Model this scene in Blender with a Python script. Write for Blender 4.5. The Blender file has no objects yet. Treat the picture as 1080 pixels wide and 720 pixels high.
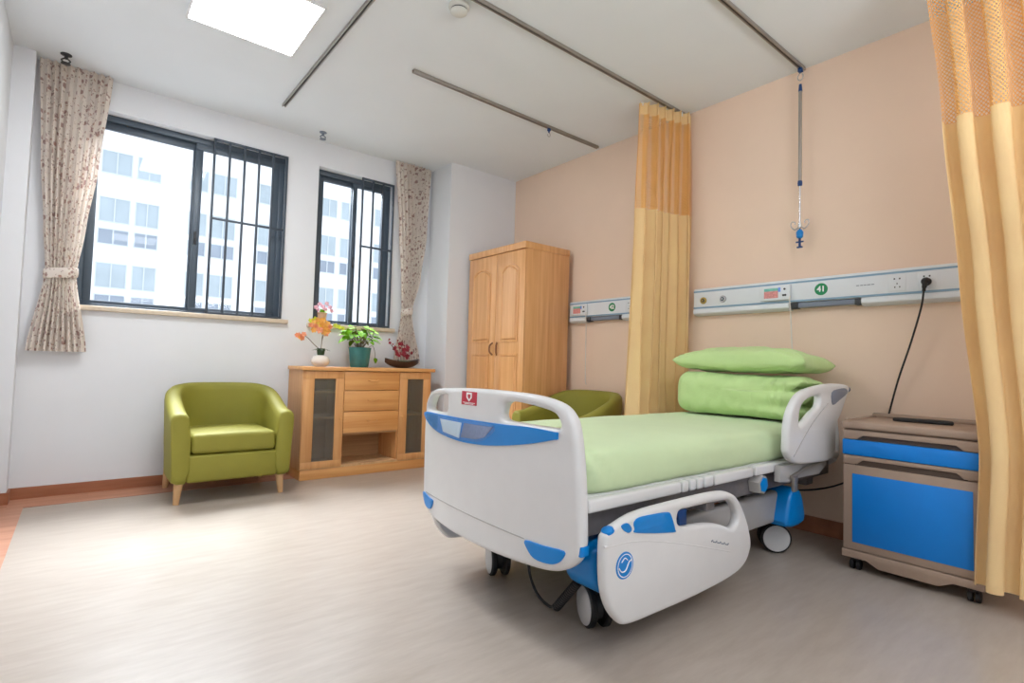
import bpy, bmesh, math, random
from mathutils import Vector, Matrix, noise
from mathutils.geometry import tessellate_polygon
random.seed(7)
PI = math.pi
SC = bpy.context.scene
COL = SC.collection

# ------------------------------------------------------------------ room numbers (metres)
XL, XH = -0.42, 3.459        # left wall, bed-head wall
YB, YW = -2.6, 4.65          # wall behind the viewer, window wall
ZC = 2.868                   # ceiling

# ------------------------------------------------------------------ materials
def lin(c):
    c /= 255.0
    return c / 12.92 if c <= 0.04045 else ((c + 0.055) / 1.055) ** 2.4
def rgb(r, g, b): return (lin(r), lin(g), lin(b), 1.0)

MATS = {}
def mat(name, col, rough=0.5, metal=0.0, var=0.05, scale=12.0, bump=0.0, bscale=60.0, stretch=(1, 1, 1), spec=0.5, sheen=0.0, coat=0.0):
    if name in MATS: return MATS[name]
    m = bpy.data.materials.new(name); m.use_nodes = True
    nt = m.node_tree; n = nt.nodes; l = nt.links
    b = n['Principled BSDF']
    b.inputs['Roughness'].default_value = rough
    b.inputs['Metallic'].default_value = metal
    b.inputs['Specular IOR Level'].default_value = spec
    b.inputs['Sheen Weight'].default_value = sheen
    b.inputs['Coat Weight'].default_value = coat
    tc = n.new('ShaderNodeTexCoord'); mp = n.new('ShaderNodeMapping')
    mp.inputs['Scale'].default_value = stretch
    l.new(tc.outputs['Object'], mp.inputs['Vector'])
    nz = n.new('ShaderNodeTexNoise'); nz.inputs['Scale'].default_value = scale; nz.inputs['Detail'].default_value = 4
    l.new(mp.outputs['Vector'], nz.inputs['Vector'])
    rp = n.new('ShaderNodeValToRGB')
    lo = tuple(max(0, c * (1 - var)) for c in col[:3]) + (1,)
    hi = tuple(min(1, c * (1 + var)) for c in col[:3]) + (1,)
    rp.color_ramp.elements[0].position = 0.3; rp.color_ramp.elements[1].position = 0.7
    rp.color_ramp.elements[0].color = lo; rp.color_ramp.elements[1].color = hi
    l.new(nz.outputs['Fac'], rp.inputs['Fac']); l.new(rp.outputs['Color'], b.inputs['Base Color'])
    if bump > 0:
        n2 = n.new('ShaderNodeTexNoise'); n2.inputs['Scale'].default_value = bscale; n2.inputs['Detail'].default_value = 3
        l.new(mp.outputs['Vector'], n2.inputs['Vector'])
        bp = n.new('ShaderNodeBump'); bp.inputs['Strength'].default_value = bump; bp.inputs['Distance'].default_value = 0.01
        l.new(n2.outputs['Fac'], bp.inputs['Height']); l.new(bp.outputs['Normal'], b.inputs['Normal'])
    MATS[name] = m
    return m

def wood(name, c1, c2, axis='z', rough=0.38, freq=22, coat=0.0):
    m = bpy.data.materials.new(name); m.use_nodes = True
    nt = m.node_tree; n = nt.nodes; l = nt.links; b = n['Principled BSDF']
    b.inputs['Roughness'].default_value = rough; b.inputs['Specular IOR Level'].default_value = 0.5
    tc = n.new('ShaderNodeTexCoord'); mp = n.new('ShaderNodeMapping')
    s = {'x': (0.8, freq, freq), 'y': (freq, 0.8, freq), 'z': (freq, freq, 0.8)}[axis]
    mp.inputs['Scale'].default_value = s
    l.new(tc.outputs['Object'], mp.inputs['Vector'])
    nz = n.new('ShaderNodeTexNoise'); nz.inputs['Scale'].default_value = 1.6; nz.inputs['Detail'].default_value = 6; nz.inputs['Roughness'].default_value = 0.62
    l.new(mp.outputs['Vector'], nz.inputs['Vector'])
    rp = n.new('ShaderNodeValToRGB'); rp.color_ramp.elements[0].position = 0.32; rp.color_ramp.elements[1].position = 0.68
    rp.color_ramp.elements[0].color = c1; rp.color_ramp.elements[1].color = c2
    l.new(nz.outputs['Fac'], rp.inputs['Fac']); l.new(rp.outputs['Color'], b.inputs['Base Color'])
    if coat: b.inputs['Coat Weight'].default_value = coat; b.inputs['Coat Roughness'].default_value = 0.28
    MATS[name] = m
    return m

def emit(name, col, strength):
    m = bpy.data.materials.new(name); m.use_nodes = True
    b = m.node_tree.nodes['Principled BSDF']
    b.inputs['Base Color'].default_value = (0.8, 0.8, 0.8, 1)
    b.inputs['Emission Color'].default_value = col; b.inputs['Emission Strength'].default_value = strength
    MATS[name] = m
    return m

def glass(name, tint=(1, 1, 1, 1), refl=0.08, rough=0.02):
    m = bpy.data.materials.new(name); m.use_nodes = True
    nt = m.node_tree; n = nt.nodes; l = nt.links
    n.remove(n['Principled BSDF']); out = n['Material Output']
    t = n.new('ShaderNodeBsdfTransparent'); t.inputs['Color'].default_value = tint
    g = n.new('ShaderNodeBsdfGlossy'); g.inputs['Roughness'].default_value = rough
    lw = n.new('ShaderNodeLayerWeight'); lw.inputs['Blend'].default_value = 0.5
    pw = n.new('ShaderNodeMath'); pw.operation = 'POWER'; pw.inputs[1].default_value = 4.0; l.new(lw.outputs['Facing'], pw.inputs[0])
    f = n.new('ShaderNodeMath'); f.operation = 'MULTIPLY_ADD'; f.inputs[1].default_value = 0.7; f.inputs[2].default_value = refl * 0.5; l.new(pw.outputs[0], f.inputs[0])
    mx = n.new('ShaderNodeMixShader')
    l.new(f.outputs[0], mx.inputs['Fac']); l.new(t.outputs['BSDF'], mx.inputs[1]); l.new(g.outputs['BSDF'], mx.inputs[2])
    l.new(mx.outputs['Shader'], out.inputs['Surface'])
    MATS[name] = m
    return m

def floral(name):
    m = mat(name, rgb(240, 230, 220), 0.85, var=0.04, scale=8, bump=0.15, bscale=300)
    nt = m.node_tree; n = nt.nodes; l = nt.links; b = n['Principled BSDF']
    base = b.inputs['Base Color'].links[0].from_socket
    tc = n.new('ShaderNodeTexCoord')
    uv = tc.outputs['UV']
    prev = base
    for sc, rad, colr, sd in ((19, 0.23, rgb(158, 112, 104), 0.0), (27, 0.18, rgb(184, 140, 118), 3.7), (37, 0.16, rgb(146, 116, 98), 8.1)):
        mp = n.new('ShaderNodeMapping'); mp.inputs['Location'].default_value = (sd, sd * 1.7, 0); l.new(uv, mp.inputs['Vector'])
        dn = n.new('ShaderNodeTexNoise'); dn.inputs['Scale'].default_value = sc * 2.2; l.new(mp.outputs['Vector'], dn.inputs['Vector'])
        ad = n.new('ShaderNodeMixRGB'); ad.blend_type = 'ADD'; ad.inputs['Fac'].default_value = 0.03
        l.new(mp.outputs['Vector'], ad.inputs['Color1']); l.new(dn.outputs['Color'], ad.inputs['Color2'])
        v = n.new('ShaderNodeTexVoronoi'); v.inputs['Scale'].default_value = sc; l.new(ad.outputs['Color'], v.inputs['Vector'])
        r = n.new('ShaderNodeValToRGB'); r.color_ramp.elements[0].position = rad; r.color_ramp.elements[1].position = rad + 0.08
        r.color_ramp.elements[0].color = (0.75, 0.75, 0.75, 1); r.color_ramp.elements[1].color = (0, 0, 0, 1)
        l.new(v.outputs['Distance'], r.inputs['Fac'])
        mx = n.new('ShaderNodeMixRGB'); mx.inputs['Color2'].default_value = colr
        l.new(r.outputs['Color'], mx.inputs['Fac']); l.new(prev, mx.inputs['Color1']); prev = mx.outputs['Color']
    l.new(prev, b.inputs['Base Color'])
    return m

def netting(name, col):
    m = mat(name, col, 0.8, var=0.05)
    nt = m.node_tree; n = nt.nodes; l = nt.links; b = n['Principled BSDF']
    tc = n.new('ShaderNodeTexCoord'); mp = n.new('ShaderNodeMapping')
    mp.inputs['Scale'].default_value = (72, 72, 72); mp.inputs['Rotation'].default_value = (0, 0, PI / 4)
    l.new(tc.outputs['UV'], mp.inputs['Vector'])
    v = n.new('ShaderNodeTexVoronoi'); v.inputs['Scale'].default_value = 1.0; v.inputs['Randomness'].default_value = 0.0
    l.new(mp.outputs['Vector'], v.inputs['Vector'])
    r = n.new('ShaderNodeMath'); r.operation = 'GREATER_THAN'; r.inputs[1].default_value = 0.37
    l.new(v.outputs['Distance'], r.inputs[0])
    l.new(r.outputs[0], b.inputs['Alpha'])
    return m

M_ceil = mat('ceiling_paint', rgb(234, 238, 242), 0.9, var=0.01, scale=3)
M_white = mat('wall_paint_white', rgb(230, 232, 236), 0.85, var=0.012, scale=4, bump=0.04, bscale=180)
M_peach = mat('wall_paint_peach', rgb(243, 216, 193), 0.8, var=0.012, scale=4, bump=0.04, bscale=180)
M_skirt = wood('skirting_brown', rgb(150, 92, 62), rgb(176, 116, 84), 'x', 0.45, 8)
M_border = wood('floor_border_red', rgb(176, 120, 92), rgb(204, 150, 122), 'x', 0.4, 9)
M_oak = wood('oak_vertical', rgb(218, 154, 92), rgb(240, 186, 128), 'z', 0.3, coat=0.7)
M_oakd = wood('oak_horizontal', rgb(214, 148, 84), rgb(234, 178, 114), 'x', 0.34)
M_oakv = wood('oak_cabinet_vertical', rgb(212, 150, 92), rgb(232, 178, 120), 'z', 0.36)
M_oakin = wood('oak_inside', rgb(176, 132, 88), rgb(200, 156, 112), 'x', 0.6)
M_frame = mat('window_metal', rgb(74, 86, 98), 0.4, 0.1, var=0.04)
M_bar = mat('guard_bar_metal', rgb(66, 76, 88), 0.45, 0.1, var=0.04)
M_stone = mat('sill_stone', rgb(214, 198, 176), 0.35, var=0.08, scale=30)
M_glass = glass('window_glass', refl=0.02)
M_cabglass = glass('cabinet_glass', (0.80, 0.80, 0.78, 1), rough=0.15)
M_alu = mat('brushed_aluminium', rgb(168, 162, 154), 0.35, 0.75, var=0.05)
M_alud = mat('track_slot_dark', rgb(70, 64, 58), 0.6, 0.3)
M_steel = mat('polished_steel', rgb(200, 200, 202), 0.22, 0.9, var=0.03)
M_floral = floral('floral_fabric')
M_cur = mat('curtain_apricot', rgb(255, 219, 162), 0.85, var=0.05, scale=6, bump=0.12, bscale=240)
def translucent(m, w):
    nt = m.node_tree; n = nt.nodes; l = nt.links; b = n['Principled BSDF']
    t = n.new('ShaderNodeBsdfTranslucent'); l.new(b.inputs['Base Color'].links[0].from_socket, t.inputs['Color'])
    mx = n.new('ShaderNodeMixShader'); mx.inputs['Fac'].default_value = w
    l.new(b.outputs['BSDF'], mx.inputs[1]); l.new(t.outputs['BSDF'], mx.inputs[2]); l.new(mx.outputs['Shader'], n['Material Output'].inputs['Surface'])
translucent(M_cur, 0.2); translucent(M_floral, 0.3)
M_net = netting('curtain_net', rgb(244, 184, 106))
M_olive = mat('olive_upholstery', rgb(142, 137, 52), 0.62, var=0.06, scale=5, bump=0.08, bscale=130, spec=0.4)
M_leg = wood('beech_leg', rgb(204, 160, 112), rgb(224, 184, 138), 'z', 0.45)
M_bedw = mat('bed_plastic_white', rgb(224, 224, 224), 0.32, var=0.015, spec=0.5)
M_bedg = mat('bed_plastic_grey', rgb(176, 174, 172), 0.42, var=0.03)
M_steelg = mat('bed_steel_grey', rgb(128, 124, 126), 0.5, 0.2, var=0.06, scale=40)
M_blue = mat('plastic_blue', rgb(0, 132, 214), 0.28, var=0.03)
M_blued = mat('plastic_dark_blue', rgb(14, 62, 120), 0.35, var=0.04)
M_black = mat('black_rubber', rgb(24, 24, 26), 0.55, var=0.1)
M_wheel = mat('wheel_disc', rgb(206, 206, 206), 0.4, var=0.02)
M_green = mat('sheet_green', rgb(206, 226, 180), 0.75, var=0.03, scale=4, bump=0.35, bscale=7, sheen=0.15)
M_quilt = mat('quilt_green', rgb(198, 226, 154), 0.72, var=0.03, scale=6, bump=0.25, bscale=30, sheen=0.15)
M_taupe = mat('cabinet_taupe', rgb(168, 144, 126), 0.42, var=0.03, scale=20)
M_taupe_shade = mat('cabinet_recess_shade', rgb(84, 68, 58), 0.6, var=0.05)  # darkened taupe: shadow of the finger recesses put into the colour
M_cabblue = mat('cabinet_blue', rgb(0, 130, 222), 0.38, var=0.02)
M_panel = mat('panel_white', rgb(228, 232, 236), 0.35, var=0.01)
M_pline = mat('panel_line_blue', rgb(136, 168, 192), 0.4, 0.0, var=0.03)
M_pgrey = mat('panel_grey', rgb(126, 134, 150), 0.4, var=0.04)
M_dark = mat('dark_grey', rgb(52, 54, 58), 0.5, var=0.06)
M_badge = mat('badge_green', rgb(20, 138, 84), 0.4, var=0.02)
M_print = mat('print_white', rgb(244, 244, 244), 0.5, var=0.01)
M_brass = mat('brass', rgb(190, 164, 90), 0.35, 0.7, var=0.05)
M_red = mat('sticker_red', rgb(196, 34, 62), 0.35, var=0.05)
M_ltext = mat('grey_print', rgb(132, 140, 150), 0.5, var=0.02)
M_screen1 = mat('screen_teal', rgb(122, 190, 176), 0.25, var=0.1, scale=60)
M_screen2 = mat('screen_blue', rgb(120, 160, 240), 0.25, var=0.05)
M_screen3 = mat('screen_pink', rgb(224, 150, 146), 0.25, var=0.25, scale=140)
def frosted(m, col, w):
    nt = m.node_tree; n = nt.nodes; l = nt.links; out = n['Material Output']; prev = out.inputs['Surface'].links[0].from_socket
    d = n.new('ShaderNodeBsdfDiffuse'); d.inputs['Color'].default_value = col
    mx = n.new('ShaderNodeMixShader'); mx.inputs['Fac'].default_value = w
    l.new(prev, mx.inputs[1]); l.new(d.outputs['BSDF'], mx.inputs[2]); l.new(mx.outputs['Shader'], out.inputs['Surface'])
frosted(M_cabglass, rgb(160, 152, 140), 0.2)
M_acryl = glass('clear_acrylic', (0.93, 0.97, 1, 1), rough=0.03)
M_card = mat('card_white', rgb(240, 246, 250), 0.2, var=0.01)
M_cardg = mat('card_grey', rgb(142, 150, 182), 0.25, var=0.12, scale=90)
M_cable = mat('cable_black', rgb(28, 26, 28), 0.5, var=0.05)
M_cablew = mat('cable_white', rgb(226, 220, 212), 0.5, var=0.02)
M_potw = mat('ceramic_white', rgb(236, 230, 222), 0.22, var=0.02)
M_teal = mat('glaze_teal', rgb(58, 124, 124), 0.25, var=0.25, scale=16, stretch=(1, 1, 0.3))
M_boat = mat('dark_lacquer', rgb(56, 38, 34), 0.3, var=0.15)
M_tanpot = mat('tan_pot', rgb(204, 164, 134), 0.6, var=0.05)
M_leaf = mat('leaf_green', rgb(104, 156, 18), 0.7, spec=0.2, var=0.4, scale=18)
M_leafd = mat('leaf_dark', rgb(44, 72, 40), 0.45, var=0.25, scale=20)
M_moss = mat('moss', rgb(62, 92, 54), 0.9, var=0.4, scale=60, bump=0.5, bscale=120)
M_stem = mat('stem_brown', rgb(98, 80, 54), 0.6, var=0.1)
M_orch = mat('orchid_petal', rgb(246, 176, 84), 0.5, var=0.2, scale=28)
M_orchp = mat('orchid_petal_coral', rgb(240, 152, 110), 0.5, var=0.2, scale=28)
M_orchy = mat('orchid_petal_yellow', rgb(214, 220, 70), 0.5, var=0.15, scale=28)
M_pink = mat('pink_petal', rgb(244, 188, 204), 0.55, var=0.2, scale=40)
M_wine = mat('wine_petal', rgb(140, 30, 48), 0.5, var=0.35, scale=30)
M_smoke = mat('detector_white', rgb(216, 216, 210), 0.45, var=0.02)
M_facade = mat('facade_render', rgb(236, 240, 246), 0.9, var=0.01, scale=1)
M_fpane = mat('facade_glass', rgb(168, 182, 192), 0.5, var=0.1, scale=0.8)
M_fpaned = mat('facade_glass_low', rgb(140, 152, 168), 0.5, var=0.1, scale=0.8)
M_fframe = mat('facade_frame', rgb(196, 204, 212), 0.6, var=0.02)
M_lamp = emit('light_diffuser', (0.97, 0.99, 1.0, 1), 26.0)
M_lframe = mat('light_frame', rgb(232, 232, 232), 0.4, var=0.01)

def floor_mat():
    m = bpy.data.materials.new('vinyl_floor'); m.use_nodes = True
    nt = m.node_tree; n = nt.nodes; l = nt.links; b = n['Principled BSDF']
    b.inputs['Roughness'].default_value = 0.36; b.inputs['Specular IOR Level'].default_value = 0.4
    tc = n.new('ShaderNodeTexCoord')
    mp = n.new('ShaderNodeMapping'); mp.inputs['Scale'].default_value = (2.2, 11, 1); l.new(tc.outputs['Object'], mp.inputs['Vector'])
    nz = n.new('ShaderNodeTexNoise'); nz.inputs['Scale'].default_value = 2.4; nz.inputs['Detail'].default_value = 7; nz.inputs['Roughness'].default_value = 0.6
    l.new(mp.outputs['Vector'], nz.inputs['Vector'])
    rp = n.new('ShaderNodeValToRGB'); rp.color_ramp.elements[0].position = 0.28; rp.color_ramp.elements[1].position = 0.72
    rp.color_ramp.elements[0].color = rgb(168, 155, 143); rp.color_ramp.elements[1].color = rgb(182, 171, 160)
    l.new(nz.outputs['Fac'], rp.inputs['Fac']); l.new(rp.outputs['Color'], b.inputs['Base Color'])
    r2 = n.new('ShaderNodeMapRange'); r2.inputs['To Min'].default_value = 0.26; r2.inputs['To Max'].default_value = 0.36
    l.new(nz.outputs['Fac'], r2.inputs['Value']); l.new(r2.outputs['Result'], b.inputs['Roughness'])
    return m
M_floor = floor_mat()

# ------------------------------------------------------------------ mesh helpers
def BM(): return bmesh.new()

def box(bm, x0, x1, y0, y1, z0, z1, bev=0.0, seg=2):
    x0, x1 = min(x0, x1), max(x0, x1); y0, y1 = min(y0, y1), max(y0, y1); z0, z1 = min(z0, z1), max(z0, z1)
    v = [bm.verts.new(p) for p in ((x0, y0, z0), (x1, y0, z0), (x1, y1, z0), (x0, y1, z0), (x0, y0, z1), (x1, y0, z1), (x1, y1, z1), (x0, y1, z1))]
    fs = [bm.faces.new([v[i] for i in q]) for q in ((0, 3, 2, 1), (4, 5, 6, 7), (0, 1, 5, 4), (1, 2, 6, 5), (2, 3, 7, 6), (3, 0, 4, 7))]
    if bev > 0:
        es = list({e for f in fs for e in f.edges})
        bmesh.ops.bevel(bm, geom=es, offset=bev, segments=seg, profile=0.5, affect='EDGES')
    return v

def frames(pts):
    pts = [Vector(p) for p in pts]; out = []
    t0 = (pts[1] - pts[0]).normalized()
    a = Vector((0, 0, 1)) if abs(t0.z) < 0.9 else Vector((1, 0, 0))
    nrm = (a - t0 * a.dot(t0)).normalized()
    for i, p in enumerate(pts):
        if i == 0: t = pts[1] - pts[0]
        elif i == len(pts) - 1: t = pts[-1] - pts[-2]
        else: t = (pts[i + 1] - pts[i]).normalized() + (pts[i] - pts[i - 1]).normalized()
        t = t.normalized() if t.length > 1e-9 else t0
        nrm = (nrm - t * nrm.dot(t)).normalized()
        out.append((p, t, nrm, t.cross(nrm)))
    return out

def tube(bm, pts, r, n=10, caps=True):
    rs = r if isinstance(r, (list, tuple)) else [r] * len(pts)
    rings = []
    for (p, t, a, b), q in zip(frames(pts), rs):
        rings.append([bm.verts.new(p + (a * math.cos(2 * PI * k / n) + b * math.sin(2 * PI * k / n)) * q) for k in range(n)])
    for A, B in zip(rings, rings[1:]):
        for k in range(n): bm.faces.new((A[k], A[(k + 1) % n], B[(k + 1) % n], B[k]))
    if caps:
        bm.faces.new(list(reversed(rings[0]))); bm.faces.new(rings[-1])
    return rings

def cyl(bm, p0, p1, r0, r1=None, n=20): tube(bm, [p0, p1], [r0, r0 if r1 is None else r1], n)

def lathe(bm, prof, c, n=28, axis=None):
    c = Vector(c)
    if axis is None: X, Y, Z = Vector((1, 0, 0)), Vector((0, 1, 0)), Vector((0, 0, 1))
    else:
        Z = Vector(axis).normalized(); X = Z.orthogonal().normalized(); Y = Z.cross(X)
    rings = []
    for r, z in prof:
        if r < 1e-6: rings.append([bm.verts.new(c + Z * z)])
        else: rings.append([bm.verts.new(c + (X * math.cos(2 * PI * k / n) + Y * math.sin(2 * PI * k / n)) * r + Z * z) for k in range(n)])
    for A, B in zip(rings, rings[1:]):
        for k in range(n):
            k2 = (k + 1) % n
            if len(A) == 1 and len(B) == 1: continue
            if len(A) == 1: bm.faces.new((A[0], B[k2], B[k]))
            elif len(B) == 1: bm.faces.new((A[k], A[k2], B[0]))
            else: bm.faces.new((A[k], A[k2], B[k2], B[k]))
    if len(rings[0]) > 1: bm.faces.new(list(reversed(rings[0])))
    if len(rings[-1]) > 1: bm.faces.new(rings[-1])

def catmull(P, k=6, corner=None):
    out = []; n = len(P)
    for i in range(n):
        p0, p1, p2, p3 = P[i - 1], P[i], P[(i + 1) % n], P[(i + 2) % n]
        for j in range(k):
            t = j / k
            out.append(tuple(0.5 * (2 * b + (c - a) * t + (2 * a - 5 * b + 4 * c - d) * t * t + (3 * b - a - 3 * c + d) * t ** 3) for a, b, c, d in zip(p0, p1, p2, p3)))
    return out

def curve1(P, k=8):
    """open smooth polyline through P"""
    Q = [Vector(p) for p in P]; Q = [Q[0] * 2 - Q[1]] + Q + [Q[-1] * 2 - Q[-2]]
    out = []
    for i in range(1, len(Q) - 2):
        a, b, c, d = Q[i - 1:i + 3]
        for j in range(k):
            t = j / k
            out.append(0.5 * (2 * b + (c - a) * t + (2 * a - 5 * b + 4 * c - d) * t * t + (3 * b - a - 3 * c + d) * t ** 3))
    out.append(Q[-2])
    return out

def area2(P): return sum(P[i - 1][0] * P[i][1] - P[i][0] * P[i - 1][1] for i in range(len(P))) / 2

def plate(outer, holes, thick, bev, fmap, k=6, cuts=0, res=2):
    """flat shape with rounded rims: 2D outline (u, v) with holes, thickness along w, then fmap(u, v, w) -> world"""
    bm = BM(); caps = {1: [], -1: []}; bev = min(bev, thick / 2)
    for P, sgn in [(outer, 1)] + [(h, -1) for h in holes]:
        L = catmull(P, k) if k > 1 else list(P)
        if (area2(L) > 0) != (sgn > 0): L = L[::-1]
        n = len(L); nr = []
        for i in range(n):
            a = Vector((L[i][0] - L[i - 1][0], L[i][1] - L[i - 1][1])); b = Vector((L[(i + 1) % n][0] - L[i][0], L[(i + 1) % n][1] - L[i][1]))
            a = a.normalized() if a.length > 1e-9 else b.normalized(); b = b.normalized() if b.length > 1e-9 else a
            na, nb = Vector((-a.y, a.x)), Vector((-b.y, b.x)); m_ = na + nb
            m_ = m_.normalized() if m_.length > 1e-6 else na
            nr.append(m_ / max(0.5, m_.dot(na)))
        steps = [(PI / 2 * i / res) for i in range(res + 1)]
        prof_ = [(bev * (1 - math.sin(t)), -thick / 2 + bev * (1 - math.cos(t))) for t in steps]
        prof_ += [(o, -w_) for o, w_ in reversed(prof_)]
        rings = [[bm.verts.new((L[i][0] + nr[i].x * o, L[i][1] + nr[i].y * o, w_)) for i in range(n)] for o, w_ in prof_]
        grid_faces(bm, rings, closed=True)
        caps[-1].append(rings[0]); caps[1].append(rings[-1])
    for sd in (1, -1):
        V = [v for r_ in caps[sd] for v in r_]
        for t in tessellate_polygon([[Vector((v.co.x, v.co.y, 0)) for v in r_] for r_ in caps[sd]]):
            try: bm.faces.new([V[q] for q in t])
            except ValueError: pass
    if cuts:
        us = [v.co.x for v in bm.verts]; a, b = min(us), max(us)
        for i in range(1, cuts):
            bmesh.ops.bisect_plane(bm, geom=bm.verts[:] + bm.edges[:] + bm.faces[:], plane_co=(a + (b - a) * i / cuts, 0, 0), plane_no=(1, 0, 0))
    for v in bm.verts: v.co = Vector(fmap(v.co.x, v.co.y, v.co.z))
    bmesh.ops.recalc_face_normals(bm, faces=bm.faces[:])
    return bm

def text_bm(txt, size, fmap, depth=0.0008):
    cu = bpy.data.curves.new('txt', 'FONT'); cu.body = txt; cu.size = size; cu.align_x = 'CENTER'; cu.align_y = 'CENTER'
    cu.extrude = depth; cu.offset = 0.0012
    ob = bpy.data.objects.new('txt', cu); COL.objects.link(ob)
    dg = bpy.context.evaluated_depsgraph_get()
    me = bpy.data.meshes.new_from_object(ob.evaluated_get(dg)); bm = BM(); bm.from_mesh(me)
    bpy.data.objects.remove(ob); bpy.data.curves.remove(cu); bpy.data.meshes.remove(me)
    for v in bm.verts: v.co = Vector(fmap(v.co.x, v.co.y, v.co.z))
    return bm

def grid_faces(bm, R, closed=False, flip=False):
    for A, B in zip(R, R[1:]):
        n = len(A)
        for k in range(n if closed else n - 1):
            q = (A[k], A[(k + 1) % n], B[(k + 1) % n], B[k])
            bm.faces.new(q[::-1] if flip else q)

def smooth(bm, ang=40):
    for f in bm.faces: f.smooth = True
    ca = math.radians(ang)
    for e in bm.edges:
        if len(e.link_faces) == 2 and e.calc_face_angle(0) > ca: e.smooth = False

# ------------------------------------------------------------------ object helpers
def root_loc(p):
    while p.parent: p = p.parent
    return p.location.copy()

def part(name, bm, m, parent, ang=40, label=None, kind=None, recalc=True):
    """one mesh object, given in world coordinates, under its thing (things stand unrotated while they are built)"""
    if recalc: bmesh.ops.recalc_face_normals(bm, faces=bm.faces[:])
    smooth(bm, ang)
    o = root_loc(parent)
    for v in bm.verts: v.co -= o
    me = bpy.data.meshes.new(name); bm.to_mesh(me); bm.free()
    for q in (m if isinstance(m, (list, tuple)) else [m]): me.materials.append(q)
    ob = bpy.data.objects.new(name, me); COL.objects.link(ob); ob.parent = parent
    if label: ob['label'] = label
    if kind: ob['kind'] = kind
    return ob

def thing(name, loc, label=None, cat=None, group=None, kind=None):
    o = bpy.data.objects.new(name, None); o.empty_display_size = 0.1; COL.objects.link(o); o.location = loc
    tag(o, label, cat, group, kind)
    return o

def tag(o, label=None, cat=None, group=None, kind=None):
    if label: o['label'] = label
    if cat: o['category'] = cat
    if group: o['group'] = group
    if kind: o['kind'] = kind
    return o

def solo(name, bm, m, label=None, cat=None, group=None, kind=None, ang=40, recalc=True):
    if recalc: bmesh.ops.recalc_face_normals(bm, faces=bm.faces[:])
    smooth(bm, ang)
    xs = [v.co for v in bm.verts]
    base = Vector(((min(p.x for p in xs) + max(p.x for p in xs)) / 2, (min(p.y for p in xs) + max(p.y for p in xs)) / 2, min(p.z for p in xs)))
    for v in bm.verts: v.co -= base
    me = bpy.data.meshes.new(name); bm.to_mesh(me); bm.free()
    for q in (m if isinstance(m, (list, tuple)) else [m]): me.materials.append(q)
    ob = bpy.data.objects.new(name, me); COL.objects.link(ob); ob.location = base
    return tag(ob, label, cat, group, kind)

def struct(name, boxes, m, bev=0):
    bm = BM()
    for b in boxes: box(bm, *b, bev=bev)
    return solo(name, bm, m, kind='structure')

# ================================================================== THE ROOM
T = 0.14
W1 = (-0.06, 1.285, 1.275, 2.655)      # window openings x0, x1, z0, z1
W2 = (1.545, 2.262, 1.262, 2.645)
struct('floor', [(XL - T, XH + T, YB - T, YW + 0.3, -0.08, 0)], M_floor)
struct('ceiling', [(XL - T, XH + T, YB - T, YW + 0.3, ZC, ZC + 0.1)], M_ceil)
struct('wall_right', [(XH, XH + T, YB - T, YW + 0.3, 0, ZC)], M_peach)
struct('wall_left', [(XL - T, XL, YB - T, YW + 0.3, 0, ZC)], M_white)
struct('wall_front', [(XL, XH, YB - T, YB, 0, ZC)], M_white)
struct('wall_back', [(XL, XH, YW, YW + 0.22, 0, W2[2]), (XL, XH, YW, YW + 0.22, W1[3], ZC),
                     (XL, W1[0], YW, YW + 0.22, W2[2], W1[3]), (W1[1], W2[0], YW, YW + 0.22, W2[2], W1[3]), (W2[1], XH, YW, YW + 0.22, W2[2], W1[3]),
                     (W1[0], W1[1], YW, YW + 0.22, W2[2], W1[2]), (W2[0], W2[1], YW, YW + 0.22, W2[3], W1[3])], M_white)
PRX, PRY = 2.665, 4.27                  # pier by the wardrobe
PLX, PLY = -0.312, 4.52                 # pier in the left corner
struct('wall_pier_right', [(PRX, XH, PRY, YW, 0, ZC)], M_white)
struct('wall_pier_left', [(XL, PLX, PLY, YW, 0, ZC)], M_white)
struct('trim_1', [(PLX + 0.012, PRX, 4.385, YW - 0.012, 0, 0.003)], M_border)
struct('trim_2', [(XL + 0.012, -0.222, YB, 4.385, 0, 0.003), (XL + 0.012, PLX + 0.012, 4.385, PLY - 0.012, 0, 0.003)], M_border)
struct('baseboard_back', [(PLX, PRX, YW - 0.012, YW, 0, 0.075)], M_skirt)
struct('baseboard_left', [(XL, XL + 0.012, YB, PLY, 0, 0.075), (XL + 0.012, PLX + 0.012, PLY - 0.012, PLY, 0, 0.075), (PLX, PLX + 0.012, PLY, YW - 0.012, 0, 0.075)], M_skirt)
struct('baseboard_right', [(XH - 0.012, XH, YB, PRY, 0, 0.095)], M_skirt)
struct('baseboard_pier', [(PRX - 0.012, PRX, PRY - 0.012, YW - 0.012, 0, 0.075), (PRX, XH - 0.012, PRY - 0.012, PRY, 0, 0.075)], M_skirt)

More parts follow.
